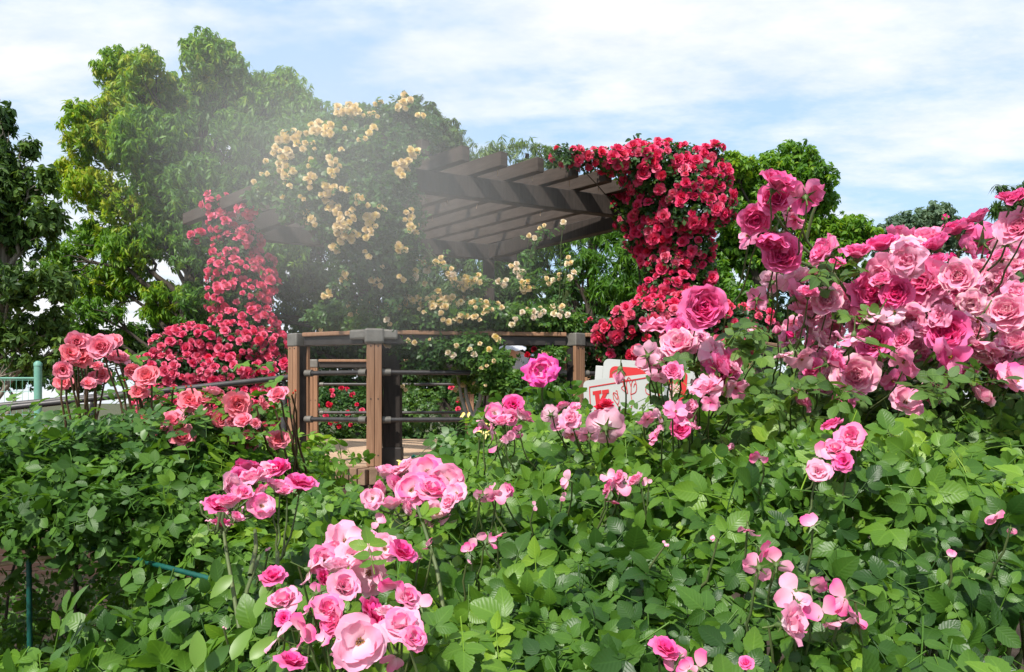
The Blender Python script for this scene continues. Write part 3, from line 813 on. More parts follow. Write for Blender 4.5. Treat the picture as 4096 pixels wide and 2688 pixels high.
def sign_root(name, label, a, b):
    """Local x runs from a to b; the sign hangs down from that line."""
    o = thing(name, label, 'sign', a); u = np.array(b) - a; L = np.linalg.norm(u)
    yaw = math.atan2(u[1], u[0]); pit = math.asin(u[2] / L)
    o.rotation_euler = (0, -pit, yaw); return o, L
def sbuild(acc, name, m, root, bevel=0):
    o = bpy.data.objects.new(name, acc.mesh(name, M[m] if isinstance(m, str) else m)); COL.objects.link(o); o.parent = root
    if bevel:
        bb = o.modifiers.new('bevel', 'BEVEL'); bb.width = bevel; bb.segments = 2; bb.limit_method = 'ANGLE'
    return o
sg, W_ = sign_root('garden_sign', 'white board with a red letter K, red border line and outlined rose drawings', P(583, 381, 4.6), P(663, 372, 4.2))
H_ = .62; k_ = W_ / 1270.0        # drawing units: pixels of the board measured on the photograph
def pp(x, y): return ((x - 140) * k_, -(y - 500) * k_ - (x - 140) * .105 * k_ * 0)
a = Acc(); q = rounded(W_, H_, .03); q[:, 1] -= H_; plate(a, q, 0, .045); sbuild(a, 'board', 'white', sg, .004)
def XY(rows): return np.array([((x - 140) * k_, -((y - 500) + (x - 140) * .105) * k_) for x, y in rows])
a = Acc()
stroke(a, XY([(250, 900), (250, 578)]), .006, -.003); stroke(a, XY([(247, 578), (1220, 430), (1340, 412)]), .006, -.003); stroke(a, XY([(1340, 410), (1345, 900)]), .006, -.003)
sbuild(a, 'border_line', 'signred', sg)
a = Acc()
for poly in ([(300, 632), (445, 610), (445, 655), (410, 660), (425, 860), (470, 852), (470, 895), (310, 918), (310, 874), (350, 868), (335, 672), (300, 678)],):
    pt_ = XY(poly); a.add(np.column_stack([pt_[:, 0], np.full(len(pt_), -.003), pt_[:, 1]]), np.arange(len(pt_))[None])
stroke(a, XY([(425, 770), (520, 640)]), .024, -.0035); stroke(a, XY([(445, 745), (545, 870)]), .030, -.004)
for poly in ([(460, 612), (572, 596), (572, 645), (460, 662)], [(480, 850), (590, 833), (590, 876), (480, 893)]):
    pt_ = XY(poly); a.add(np.column_stack([pt_[:, 0], np.full(4, -.0045), pt_[:, 1]]), np.arange(4)[None])
sbuild(a, 'letter', 'signred', sg)
a = Acc()
for c in ([(865, 640), (800, 600), (775, 570), (835, 545), (870, 640)], [(830, 545), (805, 520), (825, 465), (860, 485)], [(870, 640), (855, 520), (890, 470), (925, 560), (915, 650)],
          [(860, 480), (895, 440), (935, 480)], [(925, 560), (945, 495), (985, 470), (1010, 540), (990, 620), (915, 650)], [(965, 560), (985, 515), (1005, 530)],
          [(640, 720), (640, 640), (705, 660), (725, 730), (700, 780), (640, 720)], [(640, 640), (700, 720), (705, 620), (680, 615)], [(690, 780), (745, 860), (760, 960)],
          [(1150, 560), (1175, 515), (1215, 560), (1205, 640), (1150, 620), (1150, 560)], [(1190, 640), (1180, 720)], [(915, 650), (930, 760), (900, 860)]):
    stroke(a, curve(XY(c), 8), .0042, -.003)
sbuild(a, 'rose_drawing', 'signred', sg)
for x in (.05, W_ - .05):
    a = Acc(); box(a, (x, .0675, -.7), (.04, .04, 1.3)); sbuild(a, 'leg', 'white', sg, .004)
s2, W2 = sign_root('garden_sign', 'white framed board with a red headed flower picture, behind the letter board', P(604, 358.5, 5.3), P(694, 365, 5.2))
H2 = .80
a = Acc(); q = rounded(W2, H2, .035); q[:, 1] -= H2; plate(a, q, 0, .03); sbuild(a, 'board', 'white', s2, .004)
a = Acc(); q = rounded(W2 - .08, H2 - .09, .035) + [.045, -H2 + .045]; pt_ = q; a.add(np.column_stack([pt_[:, 0], np.full(len(pt_), -.003), pt_[:, 1]]), np.arange(len(pt_))[None])
sbuild(a, 'red_panel', 'signred', s2)
a = Acc(); a.add([[.10, -.006, -.13], [W2 - .08, -.006, -.13], [W2 - .08, -.006, -.68], [.10, -.006, -.68]], [[0, 1, 2, 3]]); sbuild(a, 'flower_picture', 'print', s2)
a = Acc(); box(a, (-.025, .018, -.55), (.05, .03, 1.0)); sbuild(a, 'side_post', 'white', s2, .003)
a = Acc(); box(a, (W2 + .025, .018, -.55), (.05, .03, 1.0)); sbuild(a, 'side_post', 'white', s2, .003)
pl, W3 = sign_root('plant_label', 'small white and red plant label among the rose leaves under the pink blooms', P(652, 492, 1.62), P(672, 493, 1.60))
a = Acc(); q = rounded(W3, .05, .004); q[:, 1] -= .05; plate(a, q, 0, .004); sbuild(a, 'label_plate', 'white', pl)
a = Acc(); a.add([[W3 * .55, -.001, -.004], [W3 * .95, -.001, -.004], [W3 * .95, -.001, -.016], [W3 * .55, -.001, -.016]], [[0, 1, 2, 3]]); a.add([[W3 * .3, -.001, -.034], [W3 * .8, -.001, -.034], [W3 * .8, -.001, -.046], [W3 * .3, -.001, -.046]], [[0, 1, 2, 3]])
sbuild(a, 'red_stripe', 'signred', pl)
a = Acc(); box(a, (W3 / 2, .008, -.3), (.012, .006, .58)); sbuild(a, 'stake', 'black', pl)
# ================================================================== trees
def tree(name, label, d, rows, base, leaf='leaf_tree', temps=None, size=.12, dens=560, tint=.45, tvar=.28, group=None, bark='bark', trunk_r=.16, depth=.35, fresh=.25, hang=.5, lo=.55, limbs=True, cat='tree', spread=None, low=0.0):
    """rows: (px, py, half width, half height[, tint shift]) of each lobe of the crown at distance d."""
    temps = temps or TUFT
    k = d / FPX
    bl, sh = [], []
    for r in rows:
        dd = d + rng.normal(0, depth) * (r[2] * k)
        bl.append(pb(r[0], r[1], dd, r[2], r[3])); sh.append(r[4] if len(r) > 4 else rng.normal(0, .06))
    bl = Blobs(bl); sh = np.array(sh)
    area = (bl.R[:, 0] * bl.R[:, 2]).sum()
    n = int(2.9 * dens * area * (.12 / size) ** 2)
    p, nr, kk = bl.sample(n, lo, 1.08, .22)
    pi_, ni_, ki_ = bl.sample(int(n * .38), .25, .75, .6)
    kp = rng.random(len(p)) < np.clip(.66 + .75 * nr[:, 2], .22, 1); p, nr, kk = np.concatenate([p[kp], pi_]), np.concatenate([nr[kp], ni_]), np.concatenate([kk[kp], ki_])
    kp = ((nr * TOCAM(p)).sum(-1) > -.45) | (rng.random(len(p)) < .4); p, nr, kk = p[kp], nr[kp], kk[kp]
    N = len(p)
    c = clump(p, 2.6 / max(size * 10, .6))
    keep = (c > -1.05 + low) | (rng.random(N) < .25); p, nr, kk, c = p[keep], nr[keep], kk[keep], c[keep]; N = len(p)
    p = p + nr * (c * .10 * bl.R[kk].mean(-1))[:, None]
    nn = nr * .55 + np.array([0, 0, .75]) + rng.normal(0, .35, (N, 3))
    al = rng.normal(0, 1, (N, 3)) + nr
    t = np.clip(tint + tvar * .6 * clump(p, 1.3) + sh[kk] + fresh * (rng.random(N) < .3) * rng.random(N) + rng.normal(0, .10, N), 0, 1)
    root = thing(name, label, cat, (base[0], base[1], base[2]), group)
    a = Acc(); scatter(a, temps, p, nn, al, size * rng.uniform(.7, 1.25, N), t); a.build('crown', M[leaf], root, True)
    a = Acc(); b = np.array(base, float); order = np.argsort(bl.C[:, 2])
    mid = np.array([bl.C[:, 0].mean() * .5 + b[0] * .5, bl.C[:, 1].mean(), np.percentile(bl.C[:, 2], 60)])
    tr = bend(b, mid, 0, 9, trunk_r * .35); rad = np.linspace(trunk_r * 1.15, trunk_r * .4, 9); rad[0] *= 1.35
    tube(a, tr, rad, 9); a.build('trunk', M[bark], root, True)
    a = Acc()
    for q in order:
        s = tr[min(8, max(2, int(np.interp(bl.C[q][2], tr[:, 2], np.arange(9)) - 1.5)))]
        path = bend(s, bl.C[q], -.12 * np.linalg.norm(bl.C[q] - s), 7, .05); tube(a, path, np.linspace(trunk_r * .26, trunk_r * .04, 7), 6)
        for _ in range(4):
            u = unit(rng.normal(size=3) + [0, 0, .3]); tube(a, bend(path[4], bl.C[q] + u * bl.R[q] * .92, 0, 5, .04), np.linspace(trunk_r * .08, trunk_r * .02, 5), 4, cap=False)
    if limbs: a.build('limbs', M[bark], root, True)
    return root

# picture coordinates below are in the 1024 x 672 frame
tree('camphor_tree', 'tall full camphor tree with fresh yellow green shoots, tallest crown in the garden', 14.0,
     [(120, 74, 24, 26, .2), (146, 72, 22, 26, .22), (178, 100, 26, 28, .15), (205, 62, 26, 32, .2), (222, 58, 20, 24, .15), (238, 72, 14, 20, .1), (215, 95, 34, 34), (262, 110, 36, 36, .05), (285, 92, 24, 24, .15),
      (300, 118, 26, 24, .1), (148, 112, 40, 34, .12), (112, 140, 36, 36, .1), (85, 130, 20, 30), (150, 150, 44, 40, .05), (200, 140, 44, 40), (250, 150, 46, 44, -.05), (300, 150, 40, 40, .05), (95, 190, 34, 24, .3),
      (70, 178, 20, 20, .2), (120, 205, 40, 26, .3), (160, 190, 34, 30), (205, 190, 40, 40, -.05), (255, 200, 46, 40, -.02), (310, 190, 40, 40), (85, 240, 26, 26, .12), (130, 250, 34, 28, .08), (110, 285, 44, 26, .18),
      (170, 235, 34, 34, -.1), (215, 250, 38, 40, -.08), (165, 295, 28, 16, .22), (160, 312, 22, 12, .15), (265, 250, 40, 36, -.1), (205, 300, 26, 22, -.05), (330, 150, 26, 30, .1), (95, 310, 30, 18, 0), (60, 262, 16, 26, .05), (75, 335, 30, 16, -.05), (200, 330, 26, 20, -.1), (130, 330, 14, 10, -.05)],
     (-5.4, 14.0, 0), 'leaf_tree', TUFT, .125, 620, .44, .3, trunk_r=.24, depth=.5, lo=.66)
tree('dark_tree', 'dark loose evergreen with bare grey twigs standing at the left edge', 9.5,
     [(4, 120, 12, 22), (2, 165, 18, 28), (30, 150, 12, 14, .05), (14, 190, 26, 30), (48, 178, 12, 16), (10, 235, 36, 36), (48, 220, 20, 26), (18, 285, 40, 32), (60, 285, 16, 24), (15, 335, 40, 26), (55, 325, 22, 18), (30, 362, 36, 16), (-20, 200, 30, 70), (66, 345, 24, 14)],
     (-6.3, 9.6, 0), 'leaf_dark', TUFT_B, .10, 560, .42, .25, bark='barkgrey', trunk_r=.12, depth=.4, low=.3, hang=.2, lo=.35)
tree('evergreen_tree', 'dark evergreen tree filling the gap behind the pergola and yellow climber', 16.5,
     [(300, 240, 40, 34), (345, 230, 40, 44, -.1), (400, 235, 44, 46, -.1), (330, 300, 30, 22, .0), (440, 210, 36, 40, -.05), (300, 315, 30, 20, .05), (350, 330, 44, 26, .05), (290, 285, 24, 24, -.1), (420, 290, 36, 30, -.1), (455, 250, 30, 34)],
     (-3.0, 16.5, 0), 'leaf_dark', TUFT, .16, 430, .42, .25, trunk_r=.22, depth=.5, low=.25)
tree('round_tree', 'grey green rounded tree rising behind the hazy top of the pergola', 18.0,
     [(375, 140, 34, 34), (410, 125, 34, 30), (440, 140, 26, 26), (390, 170, 44, 36), (345, 160, 26, 30), (450, 165, 22, 24), (420, 190, 40, 30)],
     (-2.4, 18.0, 0), 'leaf_mid', TUFT_B, .15, 560, .40, .22, trunk_r=.2, depth=.4)
tree('feathery_tree', 'thin airy twiggy treetop beyond the pergola rafters', 20.0,
     [(455, 135, 12, 10), (466, 150, 14, 12), (445, 152, 16, 12), (478, 160, 14, 14), (462, 172, 22, 16)],
     (-1.2, 20.0, 0), 'leaf_mid', TUFT_F, .14, 230, .42, .2, trunk_r=.1, depth=.4, low=.5)
tree('small_green_tree', 'soft green domed treetop showing above the rafters, beyond the pergola', 19.0,
     [(512, 146, 20, 14, .1), (535, 148, 20, 14), (495, 156, 18, 16), (550, 155, 14, 14), (525, 165, 34, 20), (565, 165, 16, 14)],
     (.3, 19.0, 0), 'leaf_mid', TUFT_F, .17, 560, .55, .2, trunk_r=.12, depth=.4)
tree('willow_leaf_tree', 'bright green tree hanging below the back beam of the pergola, left of the red climber', 13.5,
     [(560, 240, 30, 18, .1), (600, 235, 30, 20, .15), (585, 262, 34, 20, .1), (625, 255, 30, 26, .05), (560, 285, 24, 20), (610, 290, 30, 24), (640, 285, 24, 34), (530, 262, 24, 24, -.1), (500, 255, 26, 30, -.1), (540, 315, 30, 22, -.1), (600, 320, 34, 24, -.12), (655, 330, 34, 30, -.1)],
     (1.4, 13.6, 0), 'leaf_tree', TUFT_F, .15, 620, .32, .22, trunk_r=.16, depth=.5, low=.2)
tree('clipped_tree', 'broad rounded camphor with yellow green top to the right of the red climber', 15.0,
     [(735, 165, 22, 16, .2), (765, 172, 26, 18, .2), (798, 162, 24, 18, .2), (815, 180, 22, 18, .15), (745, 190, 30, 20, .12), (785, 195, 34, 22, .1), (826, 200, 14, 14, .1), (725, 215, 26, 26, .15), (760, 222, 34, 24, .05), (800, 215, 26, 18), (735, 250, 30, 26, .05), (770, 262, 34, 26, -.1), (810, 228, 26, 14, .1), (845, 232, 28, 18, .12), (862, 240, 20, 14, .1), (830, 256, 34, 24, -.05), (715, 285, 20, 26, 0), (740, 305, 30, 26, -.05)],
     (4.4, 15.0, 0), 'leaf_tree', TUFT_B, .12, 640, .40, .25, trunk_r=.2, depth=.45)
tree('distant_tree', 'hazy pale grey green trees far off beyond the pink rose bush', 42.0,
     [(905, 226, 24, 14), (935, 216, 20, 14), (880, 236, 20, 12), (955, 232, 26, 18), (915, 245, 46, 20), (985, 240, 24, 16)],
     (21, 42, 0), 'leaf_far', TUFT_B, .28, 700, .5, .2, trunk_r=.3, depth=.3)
tree('pine_tree', 'dark layered branch tips of a conifer at the right edge above the roses', 12.0,
     [(1004, 188, 12, 5), (1016, 196, 14, 7), (996, 208, 10, 5), (1012, 210, 14, 7), (1030, 200, 20, 24), (1040, 240, 22, 26), (1006, 228, 10, 6)],
     (8.6, 12.2, 0), 'leaf_dark', TUFT_F, .13, 520, .40, .2, trunk_r=.12, depth=.2, low=.2)
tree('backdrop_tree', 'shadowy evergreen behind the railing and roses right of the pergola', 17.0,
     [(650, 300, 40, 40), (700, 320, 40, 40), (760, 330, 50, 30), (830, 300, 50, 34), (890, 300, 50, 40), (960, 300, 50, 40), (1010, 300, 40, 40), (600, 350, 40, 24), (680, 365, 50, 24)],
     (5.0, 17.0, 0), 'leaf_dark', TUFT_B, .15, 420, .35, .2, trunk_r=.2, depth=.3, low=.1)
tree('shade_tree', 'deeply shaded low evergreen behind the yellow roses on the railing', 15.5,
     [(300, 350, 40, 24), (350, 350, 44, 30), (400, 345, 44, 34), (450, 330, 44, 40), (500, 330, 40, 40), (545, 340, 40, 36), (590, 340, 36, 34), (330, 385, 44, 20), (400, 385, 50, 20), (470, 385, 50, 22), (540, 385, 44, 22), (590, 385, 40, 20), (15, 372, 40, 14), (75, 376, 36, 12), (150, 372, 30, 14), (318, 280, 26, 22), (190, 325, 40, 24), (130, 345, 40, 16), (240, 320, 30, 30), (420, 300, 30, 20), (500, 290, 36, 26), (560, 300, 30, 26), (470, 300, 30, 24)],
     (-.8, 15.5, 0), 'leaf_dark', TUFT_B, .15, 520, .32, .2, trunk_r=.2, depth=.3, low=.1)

# ---- clipped hedge at the back of the terrace
hb = [((x, 12.6 + .15 * math.sin(x * 2), 1.28), (.55, .45, .48)) for x in np.arange(-5.4, 4.6, .62)] + [((x + .3, 12.5, .6), (.6, .5, .6)) for x in np.arange(-5.4, 4.6, .7)]
hedge = thing('clipped_hedge', 'low dark green hedge dotted with red roses behind the back railing', 'hedge', (-.5, 12.6, 0))
a = Acc(); hB = Blobs(hb); leaf_cover(a, hB, 24000, COMP_LO, .075, .5, .6, .5, .1, .5, .25, 2.0, .8, 1.1); a.build('foliage', M['leaf_small'], hedge, True)
a = Acc()
for x in np.arange(-5.2, 4.4, .35): tube(a, bend((x, 12.6, 0), (x + rng.normal(0, .1), 12.5, 1.2), 0, 5, .03), np.linspace(.022, .008, 5), 5)
a.build('twigs', M['bark'], hedge, True)
for _ in range(34):
    px = rng.choice([rng.uniform(308, 362), rng.uniform(450, 545)]); py = rng.uniform(386, 428)
    d = hB.hit(px, py); p = P(px, py, d - .05); put_bloom(hedge, 'red' if rng.random() < .5 else 'crimson', p, facing(p, 'c'), .05 * rng.uniform(.7, 1.15))

# ================================================================== rose plants
def stems_to(acc, targets, faces, rads, base_fn, r=.004, sides=5, m=0):
    for p, f, rr in zip(targets, faces, rads):
        b = np.array(base_fn(p)); s = p - f * rr * .75
        mid = s - f * rr * 1.2 + [0, 0, -.3 * np.linalg.norm(s - b)]
        t = np.linspace(0, 1, 7)[:, None]; path = (1 - t) ** 2 * s + 2 * t * (1 - t) * (mid * .5 + b * .5) + t ** 2 * b
        tube(acc, path, np.linspace(r * .7, r * 1.15, 7), sides, m=m, cap=False)

def parse(txt, ox, oy, sc):
    """Rows 'x,y,r,kind' read off an enlargement of the photograph -> frame coordinates."""
    out = []
    for w in txt.replace('\n', ' ').split():
        x, y, r, k = w.split(',')
        out.append(((ox + float(x) * sc) / 4, (oy + float(y) * sc) / 4, float(r) * sc / 4, k))
    return out

def stem_parts(rows, root, m):
    """Each flower stem a part of its own; past ninety, one part for the rest."""
    rows = sorted(rows, key=lambda q_: q_[0][0][1]); rest = Acc()
    for c, (pts, rad) in enumerate(rows):
        if c < 92:
            q_ = Acc(); tube(q_, pts, rad, 5, cap=False); q_.build('stem', M[m], root, True)
        else: tube(rest, pts, rad, 5, cap=False)
    if rest.n: rest.build('stem_tangle', M[m], root, True)['kind'] = 'stuff'

def curve3(ctrl, n=5):
    c = np.asarray(ctrl, float); k = len(c)
    t = np.linspace(0, k - 1, n * (k - 1)); i = np.clip(t.astype(int), 0, k - 2); f = (t - i)[:, None]
    p0, p1, p2, p3 = c[np.maximum(i - 1, 0)], c[i], c[i + 1], c[np.minimum(i + 2, k - 1)]
    return .5 * (2 * p1 + (p2 - p0) * f + (2 * p0 - 5 * p1 + 4 * p2 - p3) * f ** 2 + (3 * p1 - p0 - 3 * p2 + p3) * f ** 3)

def cluster(rows, kinds=('yellow', 'cream'), k=.76):
    """A larger patch of colour read off the photograph is two or three blooms together."""
    out = []
    for (px, py, r, kd) in rows:
        if kd in kinds and r > 3.6:
            a0 = rng.uniform(0, 6.28); m_ = 2 if r < 4.6 else 3
            for j_ in range(m_):
                an = a0 + j_ * 6.283 / m_ + rng.normal(0, .3); out.append((px + math.cos(an) * r * .72, py + math.sin(an) * r * .72, r * k * rng.uniform(.75, 1.2), kd))
        else: out.append((px, py, r, kd))
    return out

# ---------------- climbing roses: foliage on blobs, blooms over the outside
def bloom_cover(blobs, n, mind, outward=-.15, zlo=-9, lo=.98, hi=1.12, keep=None):
    p, nr, _ = blobs.sample(n * 30, lo, hi, .0)
    ok = ((nr * TOCAM(p)).sum(-1) > outward) & (p[:, 2] > zlo)
    p, nr = p[ok], nr[ok]
    if keep is not None:
        ok = keep(p); p, nr = p[ok], nr[ok]
    sel = []
    for i in range(len(p)):
        if len(sel) >= n: break
        if clump(p[i], 15.0) < -.62: continue
        if all(((p[i] - p[j]) ** 2).sum() > mind ** 2 for j in sel): sel.append(i)
    return p[sel], nr[sel]

def climber(name, label, blobs, base, nleaf, nbloom, kinds, rad, mind, leaf='leaf_small', lsize=.05, canes=10, zlo=-9, tint=.42, keep=None, outward=-.15, extra=(), inner=.2):
    root = thing(name, label, 'climbing rose' if 'climb' in name else 'rose bush', base)
    a = Acc(); leaf_cover(a, blobs, nleaf, COMP_LO, lsize, .45, .6, .55, .4, tint, .22, 3.0, .5, 1.08, inner=inner); a.build('foliage', M[leaf], root, True)
    a = Acc(); b = np.array(base)
    for q in rng.choice(len(blobs.C), canes):
        e = blobs.C[q] + rng.normal(0, .4, 3) * blobs.R[q]; o2 = rng.normal(0, .05, 3) * [1, 1, 0]; hz = b[2] + (e[2] - b[2]) * .8
        m1 = np.array([b[0], b[1], b[2] + (hz - b[2]) * .5]); m2 = np.array([b[0] * .8 + e[0] * .2, b[1] * .8 + e[1] * .2, hz])
        pts = curve3([b + o2, m1 + o2 + rng.normal(0, .03, 3), m2 + o2, e]); tube(a, pts, np.linspace(.013, .004, len(pts)), 5)
    a.build('canes', M['bark'], root, True)
    p, nr = bloom_cover(blobs, nbloom, mind, outward, zlo, keep=keep)
    order = np.argsort(np.linalg.norm(p - [0, 0, CAMZ], axis=1) + rng.normal(0, .35, len(p)))
    rest = []
    cap = 99
    extra = sorted(extra, key=lambda e_: -e_[2])
    for c, i in enumerate(order):
        f = facing(p[i], 'o', nr[i]); r = rad * rng.uniform(.58, 1.25); kd = kinds[rng.integers(len(kinds))]
        if c < cap: put_bloom(root, kd, p[i], f, r)
        else: rest.append((p[i], f, r))
    sp = Acc(); hang = Acc()
    for c, (px, py, r, kd) in enumerate(extra):
        d = blobs.hit(px, py) - .06; q = P(px, py, d)
        m_ = 2; scatter(sp, COMP_LO, q + rng.normal(0, .03, (m_, 3)) + [0, .10, -.02], rng.normal(0, .5, (m_, 3)) + [0, -.4, .7], rng.normal(0, 1, (m_, 3)), lsize * rng.uniform(.7, 1.1, m_), rng.uniform(.1, .5, m_))
        cc = blobs.C[np.argmin((((q - blobs.C) / blobs.R) ** 2).sum(-1))]
        if (((q - blobs.C) / blobs.R) ** 2).sum(-1).min() > 1.3:
            pts = bend(q + [0, .02, -.02], cc, -.06, 7, .008); tube(hang, pts, np.linspace(.003, .005, 7), 4, cap=False)
            t_ = rng.uniform(0, 1, 6)[:, None]; qq = q * (1 - t_) + cc * t_ + rng.normal(0, .03, (6, 3)); scatter(sp, COMP_LO, qq, rng.normal(0, .5, (6, 3)) + [0, -.4, .7], rng.normal(0, 1, (6, 3)), lsize * rng.uniform(.7, 1.1, 6), rng.uniform(.1, .5, 6))
        if c < 99: put_bloom(root, kd, q, facing(q, 'c'), r * d / FPX)
        else: rest.append((q, facing(q, 'c'), r * d / FPX))
    if sp.n: sp.build('sprigs', M[leaf], root, True)
    if hang.n: hang.build('shoots', M['cane'], root, True)
    if rest: merged_blooms(root, kinds[0], np.array([q[0] for q in rest]), [q[1] for q in rest], [q[2] for q in rest], 'bloom_mass')
    return root

# right red climber on post R: cushion along the rafter ends, then a hanging column
rb = [pb(x, y, d, rx, rz) for x, y, d, rx, rz in (
    (566, 156, 7.1, 14, 8), (590, 158, 7.2, 16, 9), (612, 160, 7.3, 16, 10), (636, 160, 7.45, 20, 13), (662, 160, 7.55, 24, 16), (690, 165, 7.6, 24, 18), (712, 176, 7.6, 16, 16), (650, 178, 7.55, 26, 14), (680, 185, 7.55, 28, 18), (715, 198, 7.65, 18, 16),
    (690, 210, 7.6, 30, 20), (650, 205, 7.7, 20, 14), (724, 210, 7.7, 12, 12), (665, 228, 7.8, 28, 18), (690, 245, 7.8, 22, 18), (672, 262, 7.9, 28, 18), (675, 285, 7.9, 30, 16), (632, 215, 8.0, 16, 16), (618, 200, 8.0, 14, 12), (640, 240, 8.0, 14, 12), (700, 272, 7.9, 14, 20), (714, 150, 7.55, 7, 6), (668, 305, 7.9, 32, 14))]
climber('climbing_red_rose', 'red climbing rose spilling over the rafter ends and down the far right pergola post', Blobs(rb), (1.43, 8.1, 1.0), 6800, 500, ('rosered', 'red', 'rosered', 'rosered'), .057, .070, zlo=1.2, canes=16, outward=-.1)
# the red mass at the railing, behind the big pink bush
rb2 = [pb(x, y, d, rx, rz) for x, y, d, rx, rz in ((645, 318, 6.6, 28, 16), (680, 318, 6.6, 28, 14), (625, 330, 6.7, 24, 12), (720, 318, 6.6, 28, 13), (755, 322, 6.6, 26, 13), (616, 334, 6.8, 20, 10), (660, 345, 6.7, 34, 22), (720, 345, 6.7, 30, 20), (614, 350, 6.85, 14, 14), (690, 305, 6.9, 22, 12))]
climber('red_rose_bush', 'red rose bush massed over the railing below the right red climber, behind the pink roses', Blobs(rb2), (1.2, 6.7, .3), 3000, 170, ('red', 'rosered', 'rosered'), .055, .076, canes=8, zlo=1.9)
# left red climber on post L
rb3 = [pb(x, y, d, rx, rz) for x, y, d, rx, rz in ((222, 225, 8.6, 12, 14), (232, 250, 8.6, 18, 14), (236, 272, 8.6, 26, 16), (260, 262, 8.7, 12, 12), (264, 285, 8.65, 12, 14), (250, 238, 8.6, 12, 10), (238, 298, 8.55, 30, 18), (245, 325, 8.5, 30, 20), (232, 345, 8.3, 36, 20), (200, 340, 8.2, 34, 14), (172, 348, 8.1, 22, 12), (262, 350, 8.4, 24, 20), (225, 375, 8.2, 44, 22), (268, 378, 8.3, 22, 22), (180, 372, 8.0, 26, 18), (215, 410, 8.0, 50, 24), (262, 412, 8.1, 26, 22), (165, 405, 7.9, 30, 20), (212, 206, 8.55, 8, 6), (250, 210, 8.3, 10, 6), (218, 197, 8.6, 10, 6), (196, 237, 8.6, 5, 6), (150, 372, 7.95, 12, 16))]
climber('climbing_red_rose', 'pinkish red climbing rose in a spreading column at the left end of the pergola', Blobs(rb3), (-3.0, 8.6, .9), 6800, 470, ('rosered', 'rosered', 'rosered', 'red'), .052, .072, zlo=.9, canes=14)

# yellow climber on post F
yb = [pb(x, y, d, rx, rz) for x, y, d, rx, rz in ((350, 118, 6.7, 24, 12), (385, 120, 6.7, 26, 16), (405, 108, 6.7, 14, 10), (420, 130, 6.75, 18, 18), (320, 130, 6.7, 30, 16), (300, 150, 6.7, 26, 20), (340, 150, 6.55, 40, 26), (385, 155, 6.55, 36, 28), (290, 180, 6.75, 26, 22), (330, 185, 6.5, 40, 28), (375, 195, 6.5, 40, 32), (300, 205, 6.7, 24, 18), (345, 225, 6.55, 36, 26), (385, 235, 6.6, 34, 30), (405, 205, 6.65, 18, 30), (360, 260, 6.65, 28, 24), (395, 270, 6.75, 22, 26), (390, 300, 6.8, 24, 22), (362, 290, 6.85, 16, 20), (398, 325, 6.85, 22, 14), (262, 195, 6.9, 16, 10))]
yel1 = parse('''210,325,38,yellow 300,310,36,yellow 340,380,38,yellow 420,385,26,yellow 430,260,40,yellow 470,260,36,yellow 520,270,36,yellow 510,315,28,yellow 175,420,32,yellow 240,450,42,yellow 220,500,38,yellow 255,560,42,yellow 210,560,30,yellow 95,565,26,yellow 25,620,20,yellow
105,485,22,yellow 390,495,30,yellow 540,480,34,yellow 590,515,18,yellow 555,560,32,yellow 600,410,22,yellow 735,340,30,yellow 790,275,34,yellow 625,270,18,yellow 1075,430,36,yellow 985,508,42,yellow 1022,505,40,yellow 1008,555,36,yellow 400,600,34,yellow 395,640,24,yellow
250,635,26,yellow 505,670,36,yellow 540,670,34,yellow 490,720,32,yellow 620,675,28,yellow 720,740,36,yellow 345,720,24,yellow 545,800,40,yellow 580,810,34,yellow 665,830,34,yellow 670,880,28,yellow 775,775,20,yellow 800,860,42,yellow 870,795,26,yellow 590,895,38,yellow
622,920,32,yellow 385,850,40,yellow 410,885,30,yellow 595,975,38,yellow 580,1040,46,yellow 690,985,40,yellow 770,960,38,yellow 810,925,30,yellow 1050,830,34,yellow 1035,885,32,yellow 1060,925,30,yellow 1095,930,34,yellow 995,1060,34,yellow 765,1100,30,yellow 870,1180,18,yellow
590,150,36,yellow 640,145,40,yellow 690,160,36,yellow 840,100,28,yellow 1030,75,36,yellow 1000,125,34,yellow 1120,190,26,yellow 765,185,28,yellow 820,185,26,yellow 215,720,20,yellow 1130,1140,28,cream 1172,1182,30,cream 1090,1225,30,cream 1000,1250,26,cream 1150,1290,22,cream 1245,1140,32,cream 1270,1170,24,cream 1320,1215,32,cream 1330,1262,24,cream
620,1250,32,yellow 625,1290,26,yellow 825,1268,30,yellow 840,1300,26,yellow 505,1360,34,cream 55,660,18,yellow 370,300,22,yellow 315,345,30,yellow''', 1000, 350, .6082)
climber('climbing_yellow_rose', 'apricot yellow climbing rose mounded over the near corner of the pergola', Blobs(yb), (-1.15, 7.1, 1.0), 6200, 0, ('yellow',), .04, .09, lsize=.048, canes=12, extra=cluster(yel1), leaf='leaf_lime', tint=.22, inner=.3)

